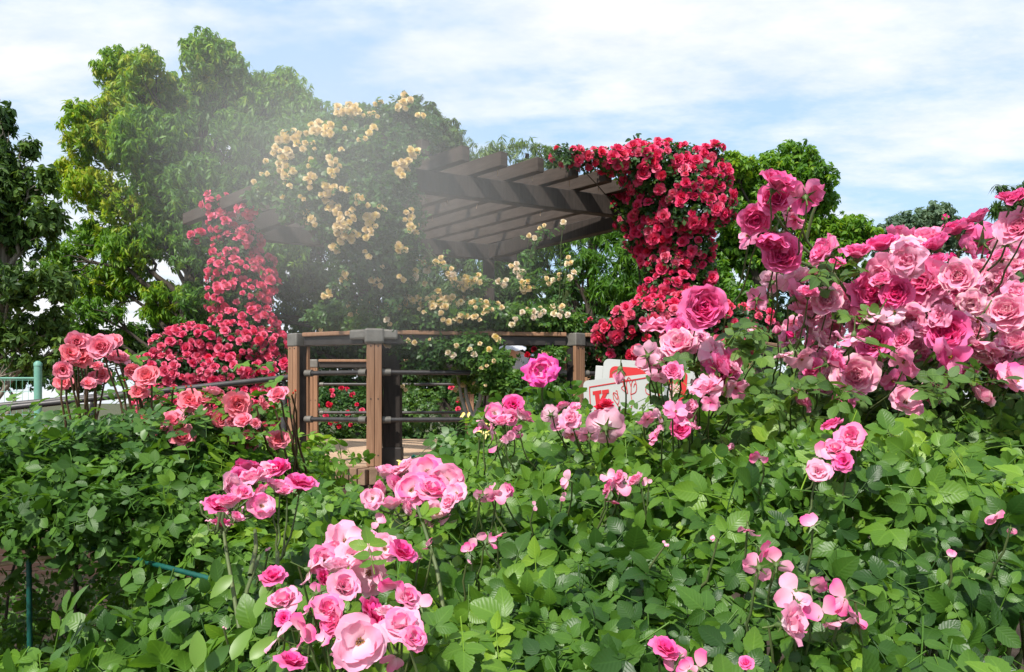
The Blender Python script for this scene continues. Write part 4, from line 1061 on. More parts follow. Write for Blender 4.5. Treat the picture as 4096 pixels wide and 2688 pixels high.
# low yellow rose along the railing
lb = [pb(x, y, d, rx, rz) for x, y, d, rx, rz in ((330, 316, 7.4, 22, 10), (365, 318, 7.3, 24, 12), (405, 318, 6.86, 26, 12), (440, 316, 6.86, 26, 13), (475, 316, 6.9, 26, 12), (508, 318, 6.95, 26, 12), (365, 322, 6.95, 14, 8), (540, 320, 7.02, 24, 11), (565, 323, 7.05, 18, 9), (412, 345, 6.92, 20, 12), (440, 348, 6.88, 24, 14), (470, 348, 6.82, 22, 15), (425, 364, 6.95, 20, 10), (490, 362, 6.74, 20, 14), (516, 380, 6.72, 20, 8), (500, 382, 6.8, 20, 10), (520, 394, 7.1, 26, 12), (556, 356, 6.85, 9, 8), (480, 375, 7.3, 26, 14), (525, 285, 7.2, 10, 12), (470, 285, 7.4, 14, 10), (555, 375, 7.25, 20, 26))]
yel2 = parse('''1375,1290,36,yellow 1410,1270,34,yellow 1445,1280,36,yellow 1415,1300,36,yellow 1460,1300,30,yellow 1500,1260,34,yellow 1790,1300,30,yellow 1820,1300,34,yellow 1845,1320,28,yellow 1810,1330,26,yellow 1740,1180,32,cream 1770,1220,32,cream 1660,1278,34,cream 1970,1268,32,cream 2045,1245,26,cream 2110,1230,30,cream 2100,1135,26,cream 2085,1160,22,cream 1855,980,26,cream 1920,915,24,cream 2060,885,22,cream
920,1420,32,yellow 955,1405,32,yellow 990,1425,30,yellow 1045,1400,34,yellow 1085,1390,30,yellow 1120,1410,30,yellow 1190,1400,34,yellow 1240,1365,32,yellow 1215,1420,32,yellow 1280,1415,34,yellow 1335,1410,36,yellow 1310,1380,26,yellow 1400,1395,30,yellow 1445,1400,28,yellow 1475,1430,26,yellow 1530,1420,34,yellow 1570,1450,32,yellow 1545,1470,28,yellow 1640,1435,26,yellow 760,1410,28,yellow 650,1420,24,yellow 710,1470,24,yellow 815,1450,20,yellow 1260,1465,26,yellow 1130,1465,26,yellow 1290,1530,30,yellow 1370,1515,30,yellow 1370,1550,26,yellow 1450,1510,28,yellow 1500,1515,24,yellow 905,1545,26,cream 660,1495,20,yellow
1810,1475,28,cream 1880,1495,32,cream 1925,1458,26,cream 2000,1458,28,cream 2040,1450,24,cream 2070,1490,26,cream 2015,1500,28,cream 1740,1545,30,cream''', 1000, 350, .6082) + parse('''985,265,34,cream 1020,250,34,cream 1010,295,32,cream 1190,250,26,cream 1245,270,28,cream 1380,240,16,yellow 1545,360,30,cream 1590,385,32,cream 1740,330,26,cream 1775,375,32,cream 1620,295,26,cream 1830,280,24,yellow 1910,330,30,yellow 1950,440,18,yellow 1965,215,32,yellow 1995,245,32,yellow 410,155,22,yellow 590,120,16,cream 1680,650,30,yellow 1640,770,24,cream
1140,660,22,crimson 1165,690,20,crimson 1610,690,24,crimson 1780,638,24,crimson 1840,500,24,crimson 1890,475,20,crimson 1860,700,22,crimson 1880,650,16,crimson 1955,430,20,crimson''', 1100, 1250, .4482)
climber('yellow_rose_bush', 'pale yellow rose bush flowering along the top rail between the posts', Blobs(lb), (-.2, 7.35, 1.0), 11500, 0, ('yellow',), .04, .09, lsize=.046, canes=4, extra=cluster(yel2), leaf='leaf_lime', tint=.42, inner=.3)
hc = thing('bare_rose_stems', 'cluster of bare grey rose stems rising inside the railing', 'rose stems', (-.45, 7.6, 1.0))
for pts in (((482, 447), (470, 425), (462, 400), (457, 370), (452, 345)), ((482, 447), (473, 418), (466, 395), (463, 350)), ((473, 420), (480, 400), (484, 370), (486, 345)), ((505, 425), (500, 400), (492, 370)), ((514, 430), (508, 400), (498, 375), (493, 350))):
    a = Acc(); tube(a, [P(x, y, 7.15 + .03 * k) for k, (x, y) in enumerate(pts)], np.linspace(.026, .012, len(pts)), 6); a.build('stem', M['palestem'], hc, True)
# reds low at the right end of the railing
rr = parse('''300,190,30,crimson 320,160,28,crimson 250,295,30,crimson 285,255,28,crimson 400,238,34,red 485,160,36,red 345,335,28,crimson 95,390,36,crimson 20,450,36,crimson 120,480,30,crimson 390,570,38,red 600,535,32,crimson 290,515,22,red 195,115,20,red 690,70,28,red 780,470,34,crimson 680,435,18,red 750,230,24,red 615,205,22,crimson 900,260,38,crimson 960,265,28,crimson 1020,200,42,crimson 1085,245,32,crimson 1150,235,24,red 870,170,32,red 940,160,26,red 900,75,30,red 980,85,34,red 1100,90,34,red 1160,150,36,crimson 1240,70,34,red 1180,60,30,red 1100,140,26,red 1200,320,34,crimson 1040,440,40,crimson 945,465,26,red 1110,430,30,crimson 215,440,26,yellow 190,420,20,yellow 240,430,20,yellow 50,300,22,cream 640,95,20,red''', 2100, 1250, .3782)
cb = [pb(x, y, d, rx, rz) for x, y, d, rx, rz in ((562, 340, 7.5, 18, 12), (592, 326, 7.3, 24, 7), (555, 330, 7.35, 18, 9), (560, 355, 7.6, 24, 18), (600, 355, 7.5, 26, 16), (550, 384, 6.95, 16, 12), (547, 356, 6.95, 9, 9), (610, 372, 7.5, 26, 14))]
climber('crimson_rose_bush', 'crimson rose bush hanging round the post at the right end of the near railing', Blobs(cb), (.5, 7.3, .6), 1500, 0, ('crimson',), .04, .09, lsize=.045, canes=4, extra=rr, tint=.5)

# ---------------- coral roses and their hedge (left)
chb = [((-1.75, 3.15, 1.29), (.75, .60, .17)), ((-1.15, 3.0, 1.22), (.45, .55, .20)), ((-2.5, 3.3, 1.22), (.8, .6, .18)), ((-1.35, 2.75, 1.18), (.5, .35, .16)), ((-2.1, 2.8, 1.23), (.6, .35, .12)), ((-1.02, 3.1, 1.06), (.24, .4, .18)), ((-1.3, 3.5, 1.28), (.6, .4, .16)), ((-2.0, 3.6, 1.25), (.7, .4, .15)), ((-.80, 2.7, .96), (.2, .35, .16)), ((-.95, 2.6, 1.04), (.3, .3, .16)), ((-2.7, 2.9, 1.23), (.5, .4, .13))]
CH = Blobs(chb)
coral = thing('coral_rose_bush', 'coral pink rose bush on tall red stems above a dense green mound of leaves', 'rose bush', (-1.6, 3.1, 0))
a = Acc(); leaf_cover(a, CH, 7200, COMP_MD, .047, .5, .6, .5, .45, .46, .22, 4.0, .5, 1.1, front=.5, inner=.25)
for (px, py, d, k) in ((255, 370, 3.0, 1), (200, 395, 3.0, 3), (225, 405, 3.0, 3), (160, 400, 3.0, 4), (140, 375, 3.05, 2), (180, 430, 2.95, 4), (240, 412, 2.95, 4), (270, 405, 2.95, 4), (215, 430, 2.9, 5), (120, 408, 3.1, 2), (60, 418, 3.1, 3), (20, 420, 3.1, 3), (90, 415, 3.0, 3), (8, 400, 3.1, 1), (64, 404, 3.1, 1), (255, 438, 2.85, 4), (175, 415, 3.0, 4), (105, 372, 3.1, 1), (128, 352, 3.0, 1), (250, 450, 2.9, 4)):
    for _ in range(k * 2):
        q = P(px + rng.normal(0, 11), py + rng.normal(0, 7), d + rng.normal(0, .08))[None]
        scatter(a, COMP_MD, q, np.array([[rng.normal(0, .4), -.4 + rng.normal(0, .3), .8]]), rng.normal(0, 1, (1, 3)), np.array([.046]), np.array([rng.uniform(.4, .75)]))
a.build('foliage', M['leaf_hedge'], coral, True)
a = Acc()
for _ in range(190):
    q = P(rng.uniform(-10, 215), rng.uniform(416, 460), rng.uniform(2.75, 3.0))[None]
    scatter(a, COMP_MD, q, np.array([[rng.normal(0, .4), -.45 + rng.normal(0, .3), .8]]), rng.normal(0, 1, (1, 3)), np.array([.043]), np.array([rng.uniform(.1, .6)]))
a.build('fresh_leaves', M['leaf_lime'], coral, True)
cor = parse('''520,290,62,coral 600,310,58,coral 690,325,78,coral 780,285,50,coralopen 540,395,85,coral 470,365,60,coralopen 425,480,55,coralopen 435,565,55,coralopen 800,420,70,coral 660,460,36,coral 700,520,55,coralopen 600,575,45,coralopen 500,450,50,coral 580,440,40,coral 640,530,40,coralopen 900,480,50,coral 1010,530,75,coral 940,640,58,coral 1000,830,72,coral 1030,920,48,coralopen 1180,840,78,coral 1230,940,82,coral
1300,690,75,coralopen 1340,745,70,coralopen 1450,650,62,coral 1490,705,62,coralopen 1610,705,82,coral 1390,800,68,coral 1500,815,58,coral 1570,825,38,coral 1660,830,56,coralopen 1600,930,56,coralopen 1700,985,46,coralopen 1740,840,32,coral 1900,660,62,coral 1770,710,46,coral 1890,960,64,coral 1400,700,45,coral 1560,690,45,coral 1650,760,45,coral 1690,920,36,coralopen
1180,605,17,budcoral 1270,595,13,budcoral 1300,590,12,budcoral 1990,640,14,budcoral 2010,625,14,budcoral 1870,740,15,budcoral 850,552,15,budcoral 1080,905,16,budcoral 1960,660,12,budcoral 960,470,16,budcoral''', 0, 1200, .5882)
pp_, ff_, rr_ = [], [], []
for (px, py, r, k) in cor:
    r *= 1.15; d = 3.0 + rng.normal(0, .05) - (py - 300) * .001; q = P(px, py, d)
    f = facing(q, 'u' if k.startswith('bud') else ('c' if rng.random() < .65 else 'u')); rad = r * d / FPX
    put_bloom(coral, k, q, f, rad, 'bud' if k.startswith('bud') else 'bloom'); pp_.append(q); ff_.append(f); rr_.append(rad)
st = []
for q, f, r in zip(pp_, ff_, rr_):
    g = int(round((q[0] + 1.9) / .28)); bx = -1.9 + g * .28 + rng.normal(0, .02)
    b = np.array([bx * .9 + q[0] * .1, 3.05 + rng.normal(0, .05), 1.2]); s = q - f * r * .6
    st.append((bend(s, b, .06 * np.linalg.norm(s - b) * (1 if s[0] > b[0] else .5), 7, .006), np.linspace(.0035, .0058, 7)))
stem_parts(st, coral, 'canered')
a = Acc()
for _ in range(26):
    x, y = rng.uniform(-2.7, -.6), rng.uniform(2.95, 3.7); tube(a, bend((x, y, 0), (x + rng.normal(0, .12), y + rng.normal(0, .1), 1.2), 0, 6, .02), np.linspace(.009, .005, 6), 5)
a.build('canes', M['bark'], coral, True)
a = Acc(); tube(a, bend((-1.2, 2.9, 0), (-1.05, 3.0, 1.15), 0, 6, .02), np.linspace(.02, .01, 6), 6)
# young low weeds under the hedge
WB_ROWS = [((-1.62, 2.95, .45), (.18, .2, .22)), ((-1.05, 2.65, .72), (.25, .25, .26)), ((-2.1, 2.9, .35), (.25, .25, .2)), ((-.75, 2.6, .75), (.25, .25, .25)), ((-1.3, 2.7, .5), (.4, .3, .25)), ((-1.75, 3.7, .55), (.35, .3, .5)), ((-1.35, 3.6, .6), (.35, .3, .5)), ((-1.5, 3.3, .75), (.3, .25, .35)), ((-2.0, 3.3, .6), (.2, .25, .4)), ((-2.15, 4.3, .4), (.3, .3, .4)), ((-1.0, 3.5, .6), (.3, .3, .5)), ((-2.9, 4.6, .25), (.35, .3, .25))]
for row in WB_ROWS:
    c = np.array(row[0]); r = np.array(row[1])
    lw = thing('low_shrub', 'sparse low leafy shrub in the shade below the coral rose hedge', 'shrub', (c[0], c[1], 0), 'low shrubs under the coral hedge')
    a = Acc(); leaf_cover(a, Blobs([row]), 150, COMP_MD, .045, .5, .4, .6, .4, .35, .15, 4, .2, 1.1, front=.8, inner=.7); a.build('foliage', M['leaf_hedge'], lw, True)
    a = Acc()
    for _ in range(5): tube(a, bend((c[0] + rng.normal(0, .03), c[1], 0), c + rng.normal(0, .5, 3) * r, 0, 6, .01), np.linspace(.006, .002, 6), 4)
    a.build('twigs', M['cane'], lw, True)
# ---------------- the near cluster rose bush: a waist-high canopy of big leaves
def H(x, y):
    w = np.clip((x - .05) / .55, 0, 1); w = w * w * (3 - 2 * w)
    s_ = np.clip((x + .42) / .35, 0, 1); a_ = 1.165 + (.205 + .175 * s_ * s_ * (3 - 2 * s_)) * (y - 1.15); b_ = 1.20 + .66 * (y - 1.0)
    z = a_ * (1 - w) + b_ * w
    cap = np.where(y > 1.9, 1.44, 1.44) + .05 * w
    z = np.where(z > cap - .06, cap - .06 + .06 * np.tanh((z - cap + .06) / .06), z)
    return z + .035 * clump(np.stack([x, y, 0 * x], -1), 4.5)
def left_edge(y): return np.interp(y, [.6, 1.05, 1.2, 1.38, 1.55, 1.87, 1.98, 2.25, 2.65, 3.0], [-1.2, -.86, -.74, -.62, -.56, -.50, -.40, -.20, -.05, .05])
front = thing('cluster_rose_bush', 'large foreground rose bush of glossy green leaves with loose clusters of pink blooms', 'rose bush', (.4, 1.6, 0))
N = 13500
y = .84 + 1.86 * rng.random(N) ** .9; x = rng.uniform(-1.0, 2.1, N)
ok = (x > left_edge(y) + rng.normal(0, .03, N)) & (x < .75 * y + .35) & (x > -.75 * y - .3); x, y = x[ok], y[ok]; N = len(x)
edge = np.clip((x - left_edge(y)) / .16, 0, 1)
dep = rng.exponential(.085, N) * (1 + 1.5 * (1 - edge)) * (.8 + .6 * (y > 2.2))
z = H(x, y) - dep - .10 * (1 - edge) ** 2
# let the surface open here and there, so the dark inside shows
c = clump(np.stack([x, y, z], -1), 9.0)
ok = (c > -.62) | (rng.random(N) < .18); x, y, z, dep, c = x[ok], y[ok], z[ok], dep[ok], c[ok]; N = len(x)
p = np.stack([x, y, z + .018 * c], -1)
ok = ~((abs(p[:, 0] - P(664, 498, 1.61)[0]) < .014) & (p[:, 1] < 1.70) & (p[:, 1] > 1.35) & (abs(p[:, 2] - np.interp(p[:, 1], [0, 1.61], [CAMZ, P(664, 500, 1.61)[2]])) < .022)); p, dep = p[ok], dep[ok]; N = len(p)
nn = np.array([-.08, -.62, .72]) + rng.normal(0, .50, (N, 3)); nn[:, 1] -= .35 * np.clip(p[:, 0] / .6, 0, 1); al = rng.normal(0, 1, (N, 3)) + np.array([0, -.6, -.25])
t = np.clip(.44 + .20 * clump(p, 6.0) + .45 * (rng.random(N) < .06) + rng.normal(0, .17, N) - .0 * dep, 0, 1)
near = p[:, 1] < 1.75
a = Acc()
sz = np.where(p[:, 1] > 2.0, .037, .042) * rng.uniform(.50, 1.2, N)
scatter(a, COMP_HI, p[near], nn[near], al[near], sz[near], t[near]); scatter(a, COMP_MD, p[~near], nn[~near], al[~near], sz[~near], t[~near])
# the left flank going down to the ground
yy = rng.uniform(1.0, 1.9, 700); q = np.stack([left_edge(yy) + rng.normal(.02, .05, 700), yy, rng.uniform(.45, 1.2, 700)], -1)
scatter(a, COMP_MD, q, np.array([-.6, -.3, .6]) + rng.normal(0, .4, (700, 3)), rng.normal(0, 1, (700, 3)) - [0, 0, .3], .042 * rng.uniform(.7, 1.2, 700), rng.uniform(.2, .6, 700))
for _ in range(60):
    q = P(rng.uniform(300, 395), rng.uniform(492, 525), rng.uniform(1.85, 2.1))[None]
    scatter(a, COMP_MD, q, np.array([[rng.normal(0, .4), -.5 + rng.normal(0, .3), .75]]), rng.normal(0, 1, (1, 3)), np.array([.037 * rng.uniform(.7, 1.1)]), np.array([rng.uniform(.2, .7)]))
a.build('foliage', M['leaf_front'], front, True)
# fresh upright yellow-green leaves at the lower left
a = Acc()
for (px, py, d, L, ang) in ((196, 668, 1.02, .05, 75), (232, 660, 1.0, .045, 80), (256, 618, 1.12, .05, 88), (262, 600, 1.14, .035, 100), (180, 650, 1.2, .04, 60), (205, 672, 1.05, .045, 60), (345, 600, 1.1, .035, 170), (250, 660, 1.0, .04, 60), (232, 575, 1.25, .045, 230)):
    q = P(px, py, d)[None]; an = math.radians(ang)
    scatter(a, SINGLE, q, np.array([[rng.normal(0, .3), -.8, .45]]), np.array([[math.cos(an), 0, math.sin(an)]]), np.array([L]), np.array([rng.uniform(.5, 1)]))
a.build('fresh_leaves', M['leaf_lime'], front, True)
a = Acc()
for _ in range(110):
    yy = rng.uniform(.9, 2.6); xx = rng.uniform(left_edge(yy), .75 * yy + .3)
    tube(a, bend((xx + rng.normal(0, .1), yy + .25, 0), (xx, yy, float(H(np.array(xx), np.array(yy))) - .10), 0, 6, .02), np.linspace(.009, .004, 6), 5)
a.build('canes', M['cane'], front, True)

ang = parse('''450,300,75,deepangela 640,300,85,deepangela 500,365,92,angela 320,400,78,cup 640,415,62,cup 790,400,88,deepangela 545,520,72,open 350,520,66,cup 270,530,72,deepangela 290,640,55,deepangela 420,460,60,cup 580,300,55,open 400,340,55,deepangela 700,440,45,cup 380,600,40,cup 560,430,50,angela
155,490,20,budgreen 210,605,20,budgreen 325,560,20,budgreen 430,530,20,budgreen 240,625,22,budgreen 590,790,20,budgreen 600,300,17,budgreen 405,370,16,budgreen 330,640,18,budgreen
1340,340,76,cup 1470,300,78,angela 1600,300,88,open 1720,350,90,open 1780,440,62,open 1400,430,92,angela 1500,420,88,open 1620,440,90,angela 1250,470,60,open 1370,530,70,cup 1450,540,58,cup 1660,560,72,open 1740,500,56,angela 1280,610,38,bits 1560,380,60,deepangela 1330,420,60,cup 1650,370,70,open
1075,750,112,open 1135,830,86,cup 1240,755,68,cup 1320,790,82,open 1030,930,90,cup 1060,1035,90,cup 1240,930,112,open 940,860,80,angela 850,920,72,bits 1420,830,82,deepangela 920,970,50,deepangela 1290,1010,42,bits 1000,800,60,angela 1160,740,60,angela
700,1135,88,angela 890,1070,62,bits 960,1170,82,cup 840,1180,52,bits 1010,1100,36,bits 650,1350,76,bits 790,1300,80,bits 780,1410,54,bits 730,1520,80,deepangela 625,980,70,deepangela 1390,1035,70,bits 1460,1115,76,cup 1550,1145,60,bits 1040,1255,84,cup 1205,1200,90,deepangela 1285,1265,82,deepangela 1430,1290,116,angela 1170,1370,140,open 1400,1465,72,bits 935,1370,46,bits 1010,1460,26,bits 1340,1210,70,angela 1500,1360,70,angela 690,1230,45,deepangela 1090,1480,60,bits
1920,480,50,bits 1990,430,50,bits 2040,430,55,bits 1600,765,42,bits 1565,835,26,bits 1850,800,42,bits 1905,715,42,bits 1985,740,48,bits 2045,690,46,bits 1855,870,20,bits 310,1285,10,bits''', 700, 1700, .6326)
ang += parse('''220,490,60,bits 310,445,62,open 370,520,60,cup 430,460,50,cup 440,385,62,deepangela 490,480,66,cup 340,645,62,bits 410,635,50,bits 170,580,42,bits 280,570,42,bits 485,570,42,bits 375,370,30,bits
1090,870,46,bits 1150,920,46,deepangela 1130,965,62,angela 1205,930,62,bits 1110,1045,56,bits 1300,925,56,cup 1370,920,30,deepangela 820,905,46,bits 230,1010,56,bits 290,985,56,bits 390,975,42,deepangela 1190,885,40,cup 780,1010,26,bits 590,1080,22,bits''', 1800, 1400, .5762)
ang += parse('''1280,95,80,cup 1240,150,70,angela 1060,200,70,bits 1170,170,72,angela 1060,310,66,cup 1230,240,56,deepangela 1025,640,60,bits 620,665,52,bits 690,900,74,bits 725,800,56,bits 800,880,72,bits 920,1055,90,bits 1015,1030,72,bits 845,1260,112,cup 935,1125,50,bits 1090,1180,90,bits 1230,1090,80,bits 1270,1200,84,bits 1200,1240,74,bits 1160,20,60,deepangela 1890,830,32,bits 2185,565,50,bits 2280,650,30,bits 85,1430,80,deepangela 165,1480,66,bits 310,1530,76,bits 240,1550,50,bits 610,1510,40,deepangela 690,210,40,bits 410,710,22,bits 100,750,16,bits''', 2600, 1700, .6326)
def hfront(px, py, lift):
    ys = np.linspace(.8, 2.6, 181); xs = (px - CX) / FPX * ys; zs = CAMZ + (HY - py) / FPX * ys
    under = zs < H(xs, ys) + lift
    return float(ys[np.argmax(under)]) if under.any() else 2.3
pp_, ff_, rr_, bb_, kk_ = [], [], [], [], []
for (px, py, r, k) in ang:
    lift = .075
    if px < 320 and py < 545: lift = .14
    if 368 < px < 470 and py < 520: lift = .12
    if 270 < px < 430 and py > 540: lift = .10
    d = float(np.clip(hfront(px, py, lift), .85, 2.3)) + rng.normal(0, .02); q = P(px, py, d); r *= 1.0 if k.startswith('bud') else (1.5 if k == 'bits' else 1.26)
    pp_.append(q); kk_.append(k); rr_.append(r * d / FPX)
    if k.startswith('bud'): ff_.append(facing(q, 'u'))
    elif k == 'bits': ff_.append(facing(q, rng.choice(['c', 's', 'd', 'b'])))
    elif k == 'open': ff_.append(facing(q, 'c'))
    else: ff_.append(facing(q, rng.choice(['c', 'u', 'u', 's'])))
order = np.argsort([-r / q[1] for r, q in zip(rr_, pp_)])
rest = []
for c, i in enumerate(order):
    if c < 132: put_bloom(front, kk_[i], pp_[i], ff_[i], rr_[i], 'bud' if kk_[i].startswith('bud') else ('spent_bloom' if kk_[i] == 'bits' else 'bloom'))
    else: rest.append(i)
if rest: merged_blooms(front, 'bits', np.array([pp_[i] for i in rest]), [ff_[i] for i in rest], [rr_[i] for i in rest], 'petal_scraps')
st = []
for q, f, r, k in zip(pp_, ff_, rr_, kk_):
    hub = np.array([q[0] + rng.normal(0, .03), q[1] + rng.uniform(.02, .08), float(H(np.array(q[0]), np.array(q[1]))) - .02])
    px = CX + q[0] / q[1] * FPX; py = HY - (q[2] - CAMZ) / q[1] * FPX
    if px < 270 and py < 545: hub = P(222 + rng.normal(0, 2), 512, q[1])
    elif 270 <= px < 320 and py < 530: hub = P(278 + rng.normal(0, 2), 560, q[1])
    elif 368 < px < 470 and py < 520: hub = P(417 + rng.normal(0, 3), 508, q[1] + .02)
    s = q - f * r * .7
    st.append((bend(s, hub, .02, 6, .002), np.linspace(.0016, .0026, 6)))
for pts, d in ((((221, 510), (226, 550), (233, 590), (241, 640), (244, 690)), 1.36), (((278, 552), (277, 575), (283, 605)), 1.4), (((260, 555), (247, 590), (240, 625)), 1.33), (((417, 506), (425, 530), (437, 570), (445, 620)), 1.42), (((255, 530), (256, 548), (250, 575)), 1.36)):
    st.insert(0, ([P(x_, y_, d - .05 * k) for k, (x_, y_) in enumerate(pts)], np.linspace(.0028, .0042, len(pts))))
stem_parts(st, front, 'cane')
# leaves on the flower stems
a = Acc()
for (px, py, d, n) in ((425, 520, 1.4, 3), (440, 545, 1.38, 4), (405, 600, 1.12, 3), (430, 640, 1.05, 4), (250, 580, 1.3, 3), (275, 590, 1.3, 3), (384, 575, 1.16, 3)):
    for _ in range(n):
        q = P(px + rng.normal(0, 14), py + rng.normal(0, 8), d + rng.normal(0, .02))[None]
        scatter(a, COMP_HI, q, np.array([[rng.normal(0, .4), -.5, .7]]), rng.normal(0, 1, (1, 3)), np.array([.034]), np.array([rng.uniform(.2, .7)]))
a.build('stem_leaves', M['leaf_front'], front, True)

# ---------------- the striped rose and the light, narrow-leaved bush it grows from
LB = Blobs([((-.16, 3.0, 1.20), (.25, .35, .20)), ((.02, 3.05, 1.30), (.35, .35, .20)), ((.30, 3.0, 1.25), (.30, .3, .20)), ((.10, 3.1, 1.42), (.22, .25, .16)), ((-.38, 2.85, .93), (.22, .3, .2)), ((.14, 3.1, 1.56), (.09, .1, .10)), ((.52, 2.9, 1.27), (.3, .3, .18)), ((-.08, 3.3, 1.25), (.26, .3, .22)), ((.02, 3.35, 1.48), (.10, .12, .10))])
stri = thing('striped_rose_bush', 'light green narrow leaved rose bush below the railing with one striped magenta bloom', 'rose bush', (.0, 3.05, 0))
a = Acc(); leaf_cover(a, LB, 2600, COMP_MD, .045, .6, .5, .5, .5, .5, .25, 4, .4, 1.1, inner=.3); a.build('foliage', M['leaf_lime'], stri, True)
q = P(543, 373, 2.9); put_bloom(stri, 'magenta', q, facing(q, 'c'), 18 * 2.9 / FPX, 'bloom', 'magenta bloom streaked with paler pink')
a = Acc(); tube(a, bend(q + [0, .03, -.02], (q[0] + .01, 3.05, 1.3), 0, 6, .004), np.linspace(.004, .006, 6), 5)
for c in LB.C: tube(a, bend((c[0] * .6, 3.05, 0), c, 0, 6, .02), np.linspace(.010, .004, 6), 5)
a.build('canes', M['cane'], stri, True)
for px, py, r in ((606, 406, 8), (599, 409, 6)):
    q = P(px, py, 2.75); put_bloom(stri, 'crimson', q, facing(q, 'u'), r * 2.75 / FPX)
a = Acc()
for px, py in ((484, 433), (495, 434), (468, 412), (478, 430), (400, 462), (490, 428)):
    for _ in range(3): scatter(a, SINGLE, P(px + rng.normal(0, 3), py + rng.normal(0, 2), 2.5)[None], np.array([[0, -.6, .7]]), rng.normal(0, 1, (1, 3)), np.array([.02]), np.array([.5]))
a.build('yellow_leaves', M['yellow'], stri, True)

# ---------------- the big pink shrub rose
PB = Blobs([((.80, 2.05, 1.46), (.40, .35, .16)), ((1.20, 2.05, 1.52), (.45, .4, .22)), ((1.0, 2.25, 1.62), (.5, .35, .22)), ((1.45, 2.2, 1.68), (.35, .35, .22)), ((.55, 2.1, 1.42), (.28, .3, .13)), ((.42, 2.25, 1.42), (.24, .3, .12)), ((1.5, 2.0, 1.45), (.4, .4, .2)), ((.78, 2.5, 1.5), (.4, .3, .2)), ((1.2, 2.45, 1.75), (.3, .25, .18))])
pink = thing('pink_shrub_rose', 'tall shrub rose heavy with big ruffled pink blooms, some fading to cream', 'rose bush', (1.0, 2.1, 0))
a = Acc(); leaf_cover(a, PB, 3300, COMP_HI[:4], .036, .5, .55, .5, .4, .42, .2, 5, .35, 1.06, inner=.3)
for (px, py, d, n) in ((826, 283, 1.7, 3), (838, 275, 1.72, 2), (742, 335, 1.62, 4), (735, 348, 1.62, 3), (865, 325, 1.7, 2), (760, 345, 1.65, 3), (897, 338, 1.6, 2), (812, 262, 1.72, 1), (690, 365, 1.65, 3), (720, 385, 1.65, 6), (760, 395, 1.6, 6), (800, 390, 1.6, 6), (850, 395, 1.55, 6), (640, 418, 1.8, 5), (610, 432, 1.85, 5), (570, 430, 1.9, 5), (660, 420, 1.75, 6), (930, 385, 1.55, 6), (980, 380, 1.55, 5)):
    for _ in range(n):
        q = P(px + rng.normal(0, 10), py + rng.normal(0, 6), d + rng.normal(0, .04))[None]
        scatter(a, COMP_HI, q, np.array([[rng.normal(0, .45), -.35 + rng.normal(0, .3), .75]]), rng.normal(0, 1, (1, 3)), np.array([.033]), np.array([rng.uniform(.25, .7)]))
a.build('foliage', M['leaf_grey'], pink, True)
pk = parse('''570,215,85,full.u 565,295,88,full.c 455,380,88,full.c 745,265,100,spentdeep.b 425,490,88,spentdeep.s 570,475,85,full.d 605,600,102,full.c 690,390,60,spent.d 650,330,50,pale.b
880,590,88,pale.s 1040,610,86,pale.u 560,750,70,spent.b 700,755,82,faded.b 470,845,66,spent.b 690,840,86,pale.s 870,870,80,pale.c 790,690,50,pale.s 760,830,60,pale.u 920,660,50,pale.u
150,900,125,full.c 255,920,70,pale.s 60,1010,90,full.s 1190,565,82,full.u 1330,580,100,faded.u 1280,510,80,pale.u 1430,520,84,pale.u 1350,625,100,faded.c 1210,705,112,faded.c 1430,770,142,pale.c 1090,835,105,full.c 950,830,70,faded.c 1270,820,84,full.c 1480,690,60,pale.c 1180,760,60,pale.u
1500,560,66,full.u 1610,475,80,full.u 1545,390,38,budpink.u 1740,405,56,full.u 1750,520,80,full.b 1590,630,40,budpink.u 1500,650,56,full.u 1790,620,24,budpink.u 1660,560,60,pale.s
1970,450,112,pale.c 1905,300,58,full.u 1965,280,60,full.u 1890,530,84,faded.b 1930,640,92,pale.s 1830,745,122,faded.c 1900,935,122,pale.c 1640,920,122,spent.s 1730,965,96,spent.d 1345,980,92,full.c 1150,950,82,spent.d 760,940,100,faded.u 1020,1060,90,spent.d 1145,1110,92,full.c 720,1180,92,spent.d 880,1210,80,pale.s 1030,1290,132,pale.c 1240,1310,70,spentdeep.d
1310,1440,90,open.c 700,1430,72,pale.s 960,1440,56,full.b 1570,1060,100,full.c 1770,1100,102,pale.d 1580,1170,110,spentdeep.d 1310,1200,90,spentdeep.d 1300,1080,66,full.c 470,1030,56,budpale.s 585,1040,46,budpale.s 680,1060,40,budpink.s 820,1090,72,faded.s 1400,880,70,spent.s 1540,870,60,pale.u 1700,870,80,faded.c 1250,920,66,spent.c 1000,940,70,pale.s 870,960,60,spent.s 1930,1110,90,pale.c 1940,820,70,faded.c 1860,620,60,pale.c
1930,1320,112,open.c 1930,1200,100,spentdeep.b 90,1115,100,faded.s 155,1085,60,faded.u 220,1180,92,pale.s 290,1255,112,pale.c 190,1375,92,faded.c 350,1370,62,spent.d 50,1480,72,spent.b 95,1545,64,spent.d 1840,1230,80,spentdeep.d 1650,1240,70,spentdeep.d 1120,1230,60,spent.d 800,1250,60,pale.c 620,1160,60,spent.d 780,1330,46,spent.s 1500,760,70,full.c 1620,780,60,pale.c 1720,690,60,pale.c''', 2696, 600, .7042)
